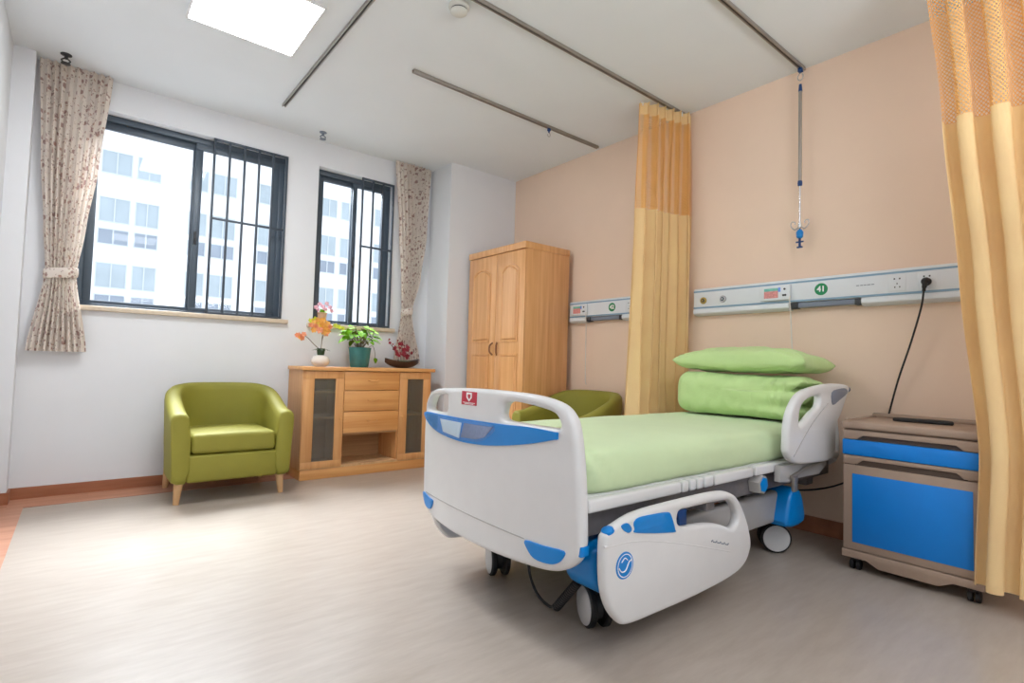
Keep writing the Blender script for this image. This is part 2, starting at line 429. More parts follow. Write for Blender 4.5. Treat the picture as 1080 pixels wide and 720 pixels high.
def window(name, W, xm, sash_w, bars_x, nb, bar_z):
    x0, x1, z0, z1 = W
    r = thing(name, ((x0 + x1) / 2, YW + 0.1, z0), kind='structure')
    yo = YW + 0.10
    bm = BM(); f = 0.045
    for b in ((x0, x1, z1 - f, z1), (x0, x1, z0, z0 + 0.022), (x0, x0 + f, z0 + 0.022, z1 - f), (x1 - f, x1, z0 + 0.022, z1 - f)):
        box(bm, b[0], b[1], yo - 0.02, yo + 0.06, b[2], b[3], 0.003)
    part('window_frame', bm, M_frame, r)
    for i, (a, b, yy) in enumerate(((x0 + f, xm + 0.024, yo + 0.028), (xm - 0.012, x1 - f, yo - 0.006))):
        bm = BM(); s = sash_w
        za, zb = z0 + 0.022, z1 - f
        for q in ((a, b, zb - s, zb), (a, b, za, za + s * 0.55), (a, a + s, za + s * 0.55, zb - s), (b - s, b, za + s * 0.55, zb - s)):
            box(bm, q[0], q[1], yy - 0.014, yy + 0.014, q[2], q[3], 0.003)
        sh = part('sash', bm, M_frame, r)
        bm = BM(); box(bm, a + s - 0.004, b - s + 0.004, yy - 0.003, yy + 0.003, za + s * 0.55 - 0.004, zb - s + 0.004)
        part('pane', bm, M_glass, sh)
        if i == 1:
            bm = BM(); zz = (z0 + z1) / 2 - 0.1
            box(bm, a + 0.012, a + 0.030, yy - 0.026, yy - 0.014, zz - 0.05, zz + 0.05, 0.004)
            box(bm, a + 0.015, a + 0.027, yy - 0.042, yy - 0.026, zz - 0.02, zz + 0.03, 0.004)
            part('latch', bm, M_dark, sh)
    bx0, bx1 = bars_x
    bm = BM(); yb = YW - 0.012; t = 0.0085
    za, zb = z0 + 0.004, z1 - 0.008
    for zz in (za + t, bar_z, zb - t): box(bm, bx0, bx1, yb - t, yb + t, zz - t, zz + t, 0.002)
    for i in range(nb):
        x = bx0 + t + (bx1 - bx0 - 2 * t) * i / (nb - 1)
        box(bm, x - t, x + t, yb - t - 0.002, yb + t - 0.002, za, zb, 0.002)
    part('guard_bars', bm, M_bar, r)
    bm = BM(); box(bm, x0 - 0.05, x1 + 0.05, YW - 0.035, YW + 0.08, z0 - 0.034, z0, 0.005)
    part('window_sill', bm, M_stone, r)
window('window_1', W1, 0.635, 0.05, (0.725, 1.28), 6, 2.02)
window('window_2', W2, 1.905, 0.04, (1.935, 2.258), 4, 2.00)

# ================================================================== OUTSIDE
K = 1.26
def fx(x): return x * K
def fz(z): return 0.95 + (z - 0.95) * K
FY = 24 * K
b = thing('apartment_building', (fx(5), FY, fz(-6)), 'white apartment building with rows of windows seen outside both windows', 'building')
bm = BM(); box(bm, fx(-7.2), fx(15.5), FY, FY + 8, fz(-6), fz(10.2), 0.02)
part('wall', bm, M_facade, b)
bm = BM(); box(bm, fx(-7.4), fx(15.7), FY - 0.5, FY + 8, fz(10.2), fz(10.6), 0.03)
part('roof', bm, M_facade, b)
for kf in range(-2, 2):
    bm = BM(); box(bm, fx(-7.2), fx(15.5), FY - 0.12, FY + 0.05, fz(6.82 + 2.38 * kf), fz(6.98 + 2.38 * kf), 0.01)
    part('ledge', bm, M_facade, b)
cols = [(-5.6, -4.7), (-4.55, -3.8), (-2.6, -1.7), (-1.55, -0.8), (0.25, 1.18), (1.31, 2.07), (3.0, 3.65), (3.77, 4.68), (5.52, 6.4), (6.55, 7.3), (8.13, 8.87), (9.05, 9.8), (10.7, 11.5), (11.65, 12.5)]
for kf in range(-2, 2):
    for (a, c) in cols:
        if kf == 1: z_hi = (7.43 + 0.05, 8.3)
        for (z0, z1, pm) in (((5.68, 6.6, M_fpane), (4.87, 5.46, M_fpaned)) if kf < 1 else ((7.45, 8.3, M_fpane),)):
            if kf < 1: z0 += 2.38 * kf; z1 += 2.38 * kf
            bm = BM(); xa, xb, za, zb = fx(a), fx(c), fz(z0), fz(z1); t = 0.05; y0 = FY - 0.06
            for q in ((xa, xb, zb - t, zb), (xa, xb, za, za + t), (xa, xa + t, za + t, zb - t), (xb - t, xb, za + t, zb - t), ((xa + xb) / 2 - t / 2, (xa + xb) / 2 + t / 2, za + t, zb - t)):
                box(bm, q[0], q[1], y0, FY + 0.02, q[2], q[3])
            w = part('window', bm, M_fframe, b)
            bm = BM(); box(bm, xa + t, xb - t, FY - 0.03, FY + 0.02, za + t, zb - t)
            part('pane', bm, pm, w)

# ================================================================== CEILING FITTINGS
l = thing('ceiling_light', (0.66, 3.155, ZC - 0.012), 'bright square white light panel set in the ceiling', 'light')
bm = BM(); x0, x1, y0, y1 = 0.365, 0.952, 2.848, 3.462; t = 0.014
for q in ((x0, x1, y0, y0 + t), (x0, x1, y1 - t, y1), (x0, x0 + t, y0 + t, y1 - t), (x1 - t, x1, y0 + t, y1 - t)): box(bm, q[0], q[1], q[2], q[3], ZC - 0.012, ZC, 0.002)
part('frame', bm, M_lframe, l)
bm = BM(); box(bm, x0 + t, x1 - t, y0 + t, y1 - t, ZC - 0.008, ZC - 0.001)
part('diffuser', bm, M_lamp, l)

def track(p0, p1, label, ):
    r = thing('ceiling_track', ((p0[0] + p1[0]) / 2, (p0[1] + p1[1]) / 2, ZC - 0.022), label, 'track', 'metal tracks on the ceiling')
    bm = BM(); w = 0.013
    ax = abs(p1[0] - p0[0]) > abs(p1[1] - p0[1])
    if ax:
        box(bm, p0[0], p1[0], p0[1] - w, p0[1] - 0.005, ZC - 0.022, ZC, 0.002); box(bm, p0[0], p1[0], p0[1] + 0.005, p0[1] + w, ZC - 0.022, ZC, 0.002)
    else:
        box(bm, p0[0] - w, p0[0] - 0.005, p0[1], p1[1], ZC - 0.022, ZC, 0.002); box(bm, p0[0] + 0.005, p0[0] + w, p0[1], p1[1], ZC - 0.022, ZC, 0.002)
    part('rail', bm, M_alu, r)
    bm = BM()
    if ax: box(bm, p0[0] + 0.004, p1[0] - 0.004, p0[1] - 0.006, p0[1] + 0.006, ZC - 0.014, ZC - 0.001)
    else: box(bm, p0[0] - 0.006, p0[0] + 0.006, p0[1] + 0.004, p1[1] - 0.004, ZC - 0.014, ZC - 0.001)
    part('slot', bm, M_alud, r)
    return r
track((1.10, 0.9), (1.10, 4.17), 'metal ceiling track ending beside the bright light panel near the windows')
track((1.60, 3.08), (3.40, 3.08), 'metal ceiling track with one small hook hanging, between wardrobe and apricot curtain')
track((1.12, 2.245), (3.44, 2.245), 'metal ceiling track carrying the gathered apricot curtain by the bed')
track((1.3, 1.405), (3.44, 1.405), 'metal ceiling track from which the drip rod hangs above the bed')
track((2.885, -1.2), (2.885, 0.72), 'metal ceiling track carrying the apricot curtain beside the bedside cabinet')

h = thing('drip_hook', (2.82, 3.08, ZC - 0.09), 'small blue and steel hook hanging from the ceiling track by the wardrobe', 'hook')
bm = BM(); box(bm, 2.808, 2.832, 3.07, 3.09, ZC - 0.042, ZC - 0.020, 0.003); cyl(bm, (2.82, 3.08, ZC - 0.055), (2.82, 3.08, ZC - 0.04), 0.006, n=10)
part('runner', bm, M_blued, h)
bm = BM(); tube(bm, [Vector((2.82 + 0.014 * math.sin(a), 3.08, ZC - 0.072 + 0.016 * math.cos(a))) for a in [i * 0.32 for i in range(16)]], 0.0025, 6)
part('hook', bm, M_steel, h)

d = thing('smoke_detector', (1.485, 2.36, ZC - 0.045), 'round white smoke detector with dark slots on the ceiling', 'smoke detector')
bm = BM(); lathe(bm, [(0.0, ZC), (0.056, ZC), (0.056, ZC - 0.016), (0.05, ZC - 0.022), (0.044, ZC - 0.024)], (1.485, 2.36, 0), 32); part('base', bm, M_smoke, d)
bm = BM(); lathe(bm, [(0.043, ZC - 0.022), (0.044, ZC - 0.033)], (1.485, 2.36, 0), 32); part('slot', bm, M_black, d)
bm = BM(); lathe(bm, [(0.046, ZC - 0.031), (0.045, ZC - 0.038), (0.034, ZC - 0.046), (0.0, ZC - 0.048)], (1.485, 2.36, 0), 32); part('cap', bm, M_smoke, d)

def sprinkler(x, y, label, dark):
    s = thing('sprinkler_head', (x, y, ZC - 0.06), label, 'sprinkler', 'sprinkler heads near the windows')
    mt = M_dark if dark else M_pgrey
    bm = BM(); lathe(bm, [(0, ZC), (0.03, ZC), (0.03, ZC - 0.004), (0.016, ZC - 0.008), (0.010, ZC - 0.010), (0.010, ZC - 0.03), (0, ZC - 0.03)], (x, y, 0), 20); part('escutcheon', bm, mt, s)
    bm = BM()
    for sgn in (-1, 1): tube(bm, curve1([(x + sgn * 0.009, y, ZC - 0.028), (x + sgn * 0.022, y, ZC - 0.042), (x + sgn * 0.004, y, ZC - 0.058)], 5), 0.0045, 8)
    part('yoke', bm, mt, s)
    bm = BM(); lathe(bm, [(0, ZC - 0.055), (0.024, ZC - 0.057), (0.026, ZC - 0.061), (0, ZC - 0.064)], (x, y, 0), 18); part('deflector', bm, mt, s)
sprinkler(-0.165, 4.44, 'black sprinkler head on the ceiling above the left floral curtain', True)
sprinkler(1.50, 4.46, 'grey sprinkler head on the ceiling above the wall between the windows', False)

# drip (IV) rod
IX, IY = 3.395, 1.405
p = thing('drip_rod', (IX, IY, 1.72), 'telescopic steel drip rod with double hook and blue grip hanging over the bed', 'drip rod')
bm = BM(); box(bm, IX - 0.014, IX + 0.014, IY - 0.012, IY + 0.012, ZC - 0.045, ZC - 0.020, 0.003); part('runner', bm, M_blued, p)
bm = BM(); tube(bm, [Vector((IX, IY + 0.016 * math.sin(a), ZC - 0.075 + 0.022 * math.cos(a))) for a in [i * 0.35 for i in range(17)]], 0.003, 8); part('hook', bm, M_steel, p)
bm = BM(); cyl(bm, (IX, IY, 2.70), (IX, IY, 2.745), 0.012, 0.008); part('collar', bm, M_blued, p)
bm = BM(); cyl(bm, (IX, IY, 2.13), (IX, IY, 2.70), 0.010); part('tube', bm, M_alu, p)
bm = BM(); lathe(bm, [(0, 2.10), (0.012, 2.105), (0.014, 2.12), (0.012, 2.135), (0, 2.14)], (IX, IY, 0), 16); part('collar', bm, M_blued, p)
bm = BM(); cyl(bm, (IX, IY, 1.86), (IX, IY, 2.11), 0.0055); part('inner_rod', bm, M_steel, p)
for sg in (-1, 1):
    bm = BM()
    pts = curve1([(IX, IY, 1.855), (IX, IY + sg * 0.028, 1.835), (IX, IY + sg * 0.052, 1.86), (IX, IY + sg * 0.048, 1.885), (IX, IY + sg * 0.03, 1.882), (IX, IY + sg * 0.028, 1.868)], 6)
    tube(bm, pts, 0.0035, 8); part('hanger_hook', bm, M_steel, p)
bm = BM(); lathe(bm, [(0, 1.87), (0.010, 1.868), (0.011, 1.845), (0.006, 1.835), (0, 1.83)], (IX, IY, 0), 14); part('hub', bm, M_steel, p)
bm = BM(); lathe(bm, [(0, 1.832), (0.012, 1.83), (0.021, 1.815), (0.019, 1.785), (0.012, 1.778), (0, 1.777)], (IX, IY, 0), 18); part('grip', bm, M_blue, p)
bm = BM(); cyl(bm, (IX, IY, 1.725), (IX, IY, 1.78), 0.007, n=10); cyl(bm, (IX, IY - 0.022, 1.755), (IX, IY + 0.022, 1.755), 0.005, n=8); box(bm, IX - 0.008, IX + 0.008, IY - 0.016, IY + 0.016, 1.718, 1.727, 0.002)
part('lower_hook', bm, M_blued, p)

# ================================================================== CURTAINS
def prof(P, z):
    """piecewise-smooth value over height; P sorted by z descending"""
    for (za, a), (zb, b) in zip(P, P[1:]):
        if z >= zb:
            t = (za - z) / (za - zb); t = max(0, min(1, t)); t = t * t * (3 - 2 * t) * 0.5 + t * 0.5
            return a + (b - a) * t
    return P[-1][1]

def drape(L, R, zt, zb, y0, amp, nf, nu=120, nv=60, seed=0, slope=0.0, uvw=0.6, ampz=None, along='x'):
    bm = BM(); uvl = bm.loops.layers.uv.new('UVMap'); rows = []; uvs = {}
    for j in range(nv + 1):
        z = zt + (zb - zt) * j / nv
        xl, xr = prof(L, z), prof(R, z); row = []
        am = amp if ampz is None else prof(ampz, z)
        for i in range(nu + 1):
            u = i / nu
            ph = 2 * PI * nf * u + 0.9 * noise.noise(Vector((u * 4 + seed, z * 0.9, seed))) * 1.5
            s = math.sin(ph); s = math.copysign(abs(s) ** 0.8, s)
            a = am * (0.75 + 0.5 * noise.noise(Vector((u * 5, 3.1 + seed, z * 0.6))))
            x = xl + (xr - xl) * u + 0.25 * am * math.sin(2 * ph) * (1 if 0 < i < nu else 0)
            y = y0 + a * s + slope * (u - 0.5)
            v = bm.verts.new((x, y, z) if along == 'x' else (y, x, z)); row.append(v); uvs[v] = (u * uvw, z)
        rows.append(row)
    grid_faces(bm, rows)
    for f in bm.faces:
        for lp in f.loops: lp[uvl].uv = uvs[lp.vert]
    return bm

def floral_curtain(xa, xb, tie_l, tie_r, zt, ztie, zb, bl, br, y0, label, seed, mids):
    c = thing('window_curtain', ((xa + xb) / 2, y0, zb), label, 'curtain', 'floral curtains at the windows')
    L = [(zt, xa)] + [(z, l) for z, l, r in mids] + [(ztie, tie_l), (zb, bl)]
    R = [(zt, xb)] + [(z, r) for z, l, r in mids] + [(ztie, tie_r), (zb, br)]
    bm = drape(L, R, zt, zb, y0, 0.03, 9.5, 190, 70, seed, uvw=1.1, ampz=[(zt, 0.026), (zt - 0.6, 0.030), (ztie, 0.018), (zb, 0.036)])
    part('fabric', bm, M_floral, c, ang=80, recalc=False)
    bm = BM(); rings = []; uvl = bm.loops.layers.uv.new('UVMap'); uvs = {}
    xm, rx = (tie_l + tie_r) / 2, (tie_r - tie_l) / 2 + 0.008
    for j, (dz, s) in enumerate(((0.034, 0.9), (0.03, 1.0), (0.0, 1.03), (-0.03, 1.0), (-0.034, 0.9))):
        ring = []
        for k in range(32):
            a = 2 * PI * k / 32
            v = bm.verts.new((xm + rx * s * math.cos(a), y0 + 0.034 * s * math.sin(a), ztie + dz + 0.012 * math.cos(a))); ring.append(v); uvs[v] = (k / 32 * 0.6, dz * 1.2 + seed)
        rings.append(ring)
    grid_faces(bm, rings, closed=True)
    for f in bm.faces:
        for lp in f.loops: lp[uvl].uv = uvs[lp.vert]
    part('tieback', bm, M_floral, c, ang=70, recalc=False)
floral_curtain(-0.295, 0.085, -0.205, -0.045, ZC - 0.004, 1.47, 0.955, -0.275, 0.03, 4.585, 'cream floral curtain tied back at the left side of the large window', 1.3, [(2.2, -0.262, 0.035), (1.8, -0.23, -0.01)])
floral_curtain(2.235, 2.625, 2.36, 2.465, ZC - 0.004, 1.43, 0.93, 2.29, 2.57, 4.585, 'cream floral curtain tied back right of the narrow window, in the corner', 5.7, [(2.2, 2.30, 2.605), (1.75, 2.345, 2.55)])

def bed_curtain(L, R, y0, zt, znet, zb, amp, nf, label, seed, slope=0.0, along='x', uvw=1.6):
    swap = (lambda p: p) if along == 'x' else (lambda p: (p[1], p[0], p[2]))
    c = thing('bed_curtain', swap(((L[0][1] + R[0][1]) / 2, y0, zb)), label, 'curtain', 'apricot curtains around the bed')
    zh = zt - 0.085
    full = drape(L, R, zt, zb, y0, amp, nf, 160, 90, seed, slope, uvw=uvw, along=along)
    for zc in (zh, znet):
        bmesh.ops.bisect_plane(full, geom=full.verts[:] + full.edges[:] + full.faces[:], plane_co=(0, 0, zc), plane_no=(0, 0, 1), dist=1e-5)
    me = bpy.data.meshes.new('tmp'); full.to_mesh(me); full.free()
    for nm, a, b_, m in (('heading', zh, zt + 1, M_cur), ('netting', znet, zh, M_net), ('fabric', -1, znet, M_cur)):
        q = BM(); q.from_mesh(me)
        bmesh.ops.delete(q, geom=[f for f in q.faces if not (a <= f.calc_center_median().z <= b_)], context='FACES')
        part(nm, q, m, c, ang=80, recalc=False)
    bpy.data.meshes.remove(me)
    n = 9
    for k in range(n):
        bm = BM(); t = (k + 0.5) / n; x = L[0][1] + (R[0][1] - L[0][1]) * t; yy = y0 + slope * (t - 0.5)
        cyl(bm, swap((x, yy, zt - 0.02)), swap((x, yy, ZC - 0.012)), 0.004, n=8)
        part('glider', bm, M_print, c)
bed_curtain([(2.845, 3.0), (2.0, 2.975), (1.0, 2.945), (0.3, 2.93)], [(2.845, 3.446), (0.3, 3.448)], 2.268, 2.845, 2.08, 0.30, 0.050, 6.5, 'gathered apricot bed curtain with netting top, between bed and second armchair', 2.2, slope=-0.12)
bed_curtain([(2.845, 0.665), (2.10, 0.60), (1.34, 0.545), (0.63, 0.487), (0.10, 0.505)], [(2.845, -0.15), (0.10, -0.10)], 2.885, 2.845, 2.065, 0.10, 0.05, 6.5, 'apricot curtain with netting top hanging in front of the bedside cabinet', 9.4, along='y', uvw=2.2)

# ================================================================== ARMCHAIRS (local: faces -y, origin centre of the floor)
def armchair(label):
    r = thing('tub_armchair', (0, 0, 0), label, 'armchair', 'olive tub armchairs')
    W, D, th, rb = 0.375, 0.32, 0.105, 0.30          # half width, half depth
    cx = 0
    path = []                                           # U from front-left round the back to front-right, outer line
    n1, n2 = 8, 26
    ys = D - rb
    for i in range(n1): path.append((-W, -D + (ys + D) * i / n1, (-1, 0)))
    for i in range(n2 + 1):
        a = PI - PI * i / n2
        ca, sa = math.cos(a), math.sin(a)
        e = 0.86
        path.append((W * math.copysign(abs(ca) ** e, ca), ys + rb * abs(sa) ** e, (ca, sa)))
    for i in range(n1): path.append((W, ys - (ys + D) * (i + 1) / n1, (1, 0)))
    N = len(path)
    rings = []; bm = BM()
    for i, (x, y, _) in enumerate(path):
        if i == 0: tx, ty = path[1][0] - x, path[1][1] - y
        elif i == N - 1: tx, ty = x - path[-2][0], y - path[-2][1]
        else: tx, ty = path[i + 1][0] - path[i - 1][0], path[i + 1][1] - path[i - 1][1]
        q = math.hypot(tx, ty); nx, ny = ty / q, -tx / q      # inward
        f = (y + D) / (2 * D)
        hh = 0.585 + 0.172 * (f * f * (3 - 2 * f)) ** 0.95
        t = th - 0.01 * f
        flare = 0.022
        sec = []                                              # (inward offset, z)
        for (o, z) in ((0.03 + flare, 0.135), (flare * 0.9, 0.15), (flare * 0.5, 0.34), (0.0, hh - 0.06), (0.004, hh - 0.025), (0.022, hh - 0.005), (t * 0.5, hh), (t - 0.022, hh - 0.006), (t - 0.004, hh - 0.026), (t, hh - 0.06), (t + 0.012, 0.40), (t + 0.012, 0.2), (t - 0.01, 0.135)):
            sec.append(bm.verts.new((x + nx * o, y + ny * o, z)))
        rings.append(sec)
    grid_faces(bm, rings, closed=True)
    for R_ in (rings[0], rings[-1]):
        # rounded front of the arm
        cen = sum((v.co for v in R_), Vector()) / len(R_)
        R2 = [bm.verts.new(cen + (v.co - cen) * 0.94 + Vector((0, -0.018, 0))) for v in R_]
        R3 = [bm.verts.new(cen + (v.co - cen) * 0.86 + Vector((0, -0.022, 0))) for v in R_]
        grid_faces(bm, [R_, R2, R3], closed=True)
        bm.faces.new(R3)
    part('shell', bm, M_olive, r, ang=60)
    bm = BM(); box(bm, -W + 0.10, W - 0.10, -D - 0.012, D - 0.10, 0.137, 0.315, 0.02, 3); part('seat_base', bm, M_olive, r, ang=60)
    bm = BM(); rows = []
    X, Y0, Y1 = W - th - 0.013, -D - 0.018, D - th - 0.02
    box(bm, -X, X, Y0, Y1, 0.320, 0.445, 0.028, 4)
    bmesh.ops.subdivide_edges(bm, edges=[e for e in bm.edges if e.calc_length() > 0.2], cuts=6, use_grid_fill=True)
    for v in bm.verts:
        if v.co.z > 0.43: v.co.z += 0.014 * max(0, 1 - (v.co.x / X) ** 2) * max(0, 1 - ((v.co.y - (Y0 + Y1) / 2) / ((Y1 - Y0) / 2)) ** 2) ** 0.6
    part('seat_cushion', bm, M_olive, r, ang=60)
    for sx in (-1, 1):
        for sy in (-1, 1):
            bm = BM(); x, y = sx * (W - 0.07), sy * (D - 0.055)
            tube(bm, [(x + sx * 0.012, y + sy * 0.012, 0), (x, y, 0.145)], [0.017, 0.028], 14)
            part('leg', bm, M_leg, r)
    return r
a1 = armchair('olive green tub armchair on light wooden legs under the large window')
def copytree(o, parent=None):
    c = o.copy(); COL.objects.link(c)
    if parent: c.parent = parent
    for ch in o.children: copytree(ch, c)
    return c
a2 = copytree(a1); a2['label'] = 'olive green tub armchair standing behind the bed, against the peach wall'
a1.location = (0.835, 4.262, 0); a1.rotation_euler = (0, 0, math.radians(0))
a2.location = (3.085, 2.985, 0); a2.rotation_euler = (0, 0, math.radians(-90))

# ================================================================== SIDEBOARD
sx0, sx1, sy0, sy1 = 1.365, 2.515, 4.262, 4.632
s = thing('sideboard', ((sx0 + sx1) / 2, (sy0 + sy1) / 2, 0), 'oak sideboard with two glass doors and three drawers under the narrow window', 'sideboard')
bm = BM(); box(bm, sx0 - 0.012, sx1 + 0.03, sy0 - 0.02, sy1, 0.862, 0.892, 0.004); part('top', bm, M_oakd, s)
bm = BM(); box(bm, sx0 + 0.004, sx1 - 0.004, sy0 + 0.004, sy1, 0, 0.078, 0.002); part('plinth', bm, M_oakd, s)
for xa in (sx0, sx1 - 0.018):
    bm = BM(); box(bm, xa, xa + 0.018, sy0 + 0.02, sy1, 0.078, 0.862); part('side_panel', bm, M_oakv, s)
for xa in (1.690, 2.190):
    bm = BM(); box(bm, xa, xa + 0.018, sy0 + 0.022, sy1 - 0.01, 0.078, 0.862); part('divider', bm, M_oakv, s)
bm = BM(); box(bm, sx0 + 0.018, sx1 - 0.018, sy1 - 0.01, sy1, 0.078, 0.862); part('back_panel', bm, M_oakin, s)
bm = BM(); box(bm, sx0 + 0.018, sx1 - 0.018, sy0 + 0.004, sy1 - 0.01, 0.078, 0.096); part('bottom_panel', bm, M_leg, s)
bm = BM(); box(bm, 1.708, 2.190, sy0 + 0.02, sy1 - 0.01, 0.335, 0.350); part('niche_ceiling', bm, M_oakin, s)
for (a, c, z) in ((sx0 + 0.018, 1.690, 0.47), (sx0 + 0.018, 1.690, 0.68), (2.208, sx1 - 0.018, 0.47)):
    bm = BM(); box(bm, a, c, sy0 + 0.035, sy1 - 0.01, z, z + 0.016); part('shelf', bm, M_leg, s)
for (a, c, g0, g1, hx) in ((1.367, 1.697, 1.455, 1.628, 1.672), (2.201, 2.513, 2.278, 2.438, 2.226)):
    bm = BM(); z0, z1, h0, h1 = 0.084, 0.857, 0.140, 0.797
    for q in ((a, c, z0, h0), (a, c, h1, z1), (a, g0, h0, h1), (g1, c, h0, h1)): box(bm, q[0], q[1], sy0, sy0 + 0.02, q[2], q[3], 0.002)
    dr = part('door', bm, M_oakv, s)
    bm = BM(); box(bm, g0 - 0.004, g1 + 0.004, sy0 + 0.009, sy0 + 0.013, h0 - 0.004, h1 + 0.004); part('pane', bm, M_cabglass, dr)
    bm = BM(); lathe(bm, [(0.006, 0), (0.006, 0.012), (0.011, 0.018), (0.010, 0.024), (0, 0.026)], (hx, sy0, 0.47), 14, (0, -1, 0)); part('knob', bm, M_oakd, dr)
for (z0, z1) in ((0.352, 0.525), (0.529, 0.697), (0.701, 0.857)):
    bm = BM(); box(bm, 1.701, 2.197, sy0, sy0 + 0.02, z0, z1, 0.003); box(bm, 1.715, 2.183, sy0 + 0.021, sy1 - 0.03, z0 + 0.02, z1 - 0.02)
    dw = part('drawer', bm, M_oakd, s)
    bm = BM(); zz = (z0 + z1) / 2 + 0.008
    tube(bm, curve1([(1.905, sy0 + 0.002, zz), (1.925, sy0 - 0.012, zz - 0.006), (1.952, sy0 - 0.014, zz - 0.007), (1.98, sy0 - 0.012, zz - 0.006), (2.0, sy0 + 0.002, zz)], 6), 0.0055, 8)
    part('handle', bm, M_oakd, dw)

# ================================================================== WARDROBE
wx0, wx1, wy0, wy1 = 2.876, 3.395, 3.39, 4.222
w = thing('wardrobe', ((wx0 + wx1) / 2, (wy0 + wy1) / 2, 0), 'light oak double-door wardrobe with arched panels in the corner by the peach wall', 'wardrobe')
bm = BM(); box(bm, wx0 + 0.02, wx1, wy0, wy1, 0, 1.945, 0.002); part('carcass', bm, M_oak, w)
bm = BM(); box(bm, wx0 - 0.008, wx1, wy0 - 0.006, wy1 + 0.006, 1.945, 2.003, 0.004); part('cornice', bm, M_oak, w)
ymid = (wy0 + wy1) / 2 - 0.016
for (a, c, k) in ((wy0 + 0.002, ymid - 0.0015, -1), (ymid + 0.0015, wy1 - 0.002, 1)):
    bm = BM(); box(bm, wx0, wx0 + 0.0195, a, c, 0.06, 1.938, 0.003)
    dr = part('door', bm, M_oak, w)
    pa, pb = a + 0.078, c - 0.078
    def arch(off, zb_, zt_, rise):
        A, B = pa + off, pb - off; P = [(A, zb_ + off), (B, zb_ + off), (B, zt_ - off - rise)]
        for i in range(1, 12):
            t = i / 12; P.append((B + (A - B) * t, zt_ - off - rise + rise * math.sin(PI * t) ** 0.75))
        P.append((A, zt_ - off - rise)); return P
    for (zb_, zt_, rise) in ((1.15, 1.83, 0.055), (0.16, 1.045, 0.0)):
        P = arch(0, zb_, zt_, rise) if rise else [(pa, zb_), (pb, zb_), (pb, zt_), (pa, zt_)]
        Q = [(pa + 0.012 + (p[0] - pa) * (pb - pa - 0.024) / (pb - pa), zb_ + 0.012 + (p[1] - zb_) * (zt_ - zb_ - 0.024) / (zt_ - zb_)) for p in P]
        S2 = [(pa + 0.03 + (p[0] - pa) * (pb - pa - 0.06) / (pb - pa), zb_ + 0.03 + (p[1] - zb_) * (zt_ - zb_ - 0.06) / (zt_ - zb_)) for p in P]
        bm = BM()
        rr = [[bm.verts.new((x, y, z)) for (y, z) in PP] for x, PP in ((wx0 + 0.001, P), (wx0 - 0.008, P), (wx0 - 0.0085, Q), (wx0 + 0.0004, [((a_[0] + b_[0]) / 2, (a_[1] + b_[1]) / 2) for a_, b_ in zip(Q, S2)]), (wx0 - 0.010, S2))]
        grid_faces(bm, rr, closed=True); bm.faces.new(rr[-1])
        part('raised_panel', bm, M_oak, dr, ang=25)
    hy = ymid + k * 0.034
    bm = BM(); tube(bm, curve1([(wx0 + 0.002, hy - k * 0.004, 1.145), (wx0 - 0.018, hy + k * 0.012, 1.122), (wx0 - 0.022, hy + k * 0.016, 1.09), (wx0 - 0.018, hy + k * 0.012, 1.058), (wx0 + 0.002, hy - k * 0.004, 1.035)], 6), 0.0075, 10)
    part('handle', bm, wood('handle_wood', rgb(120, 72, 40), rgb(150, 96, 58), 'z'), dr, label='dark brown curved wooden handle')

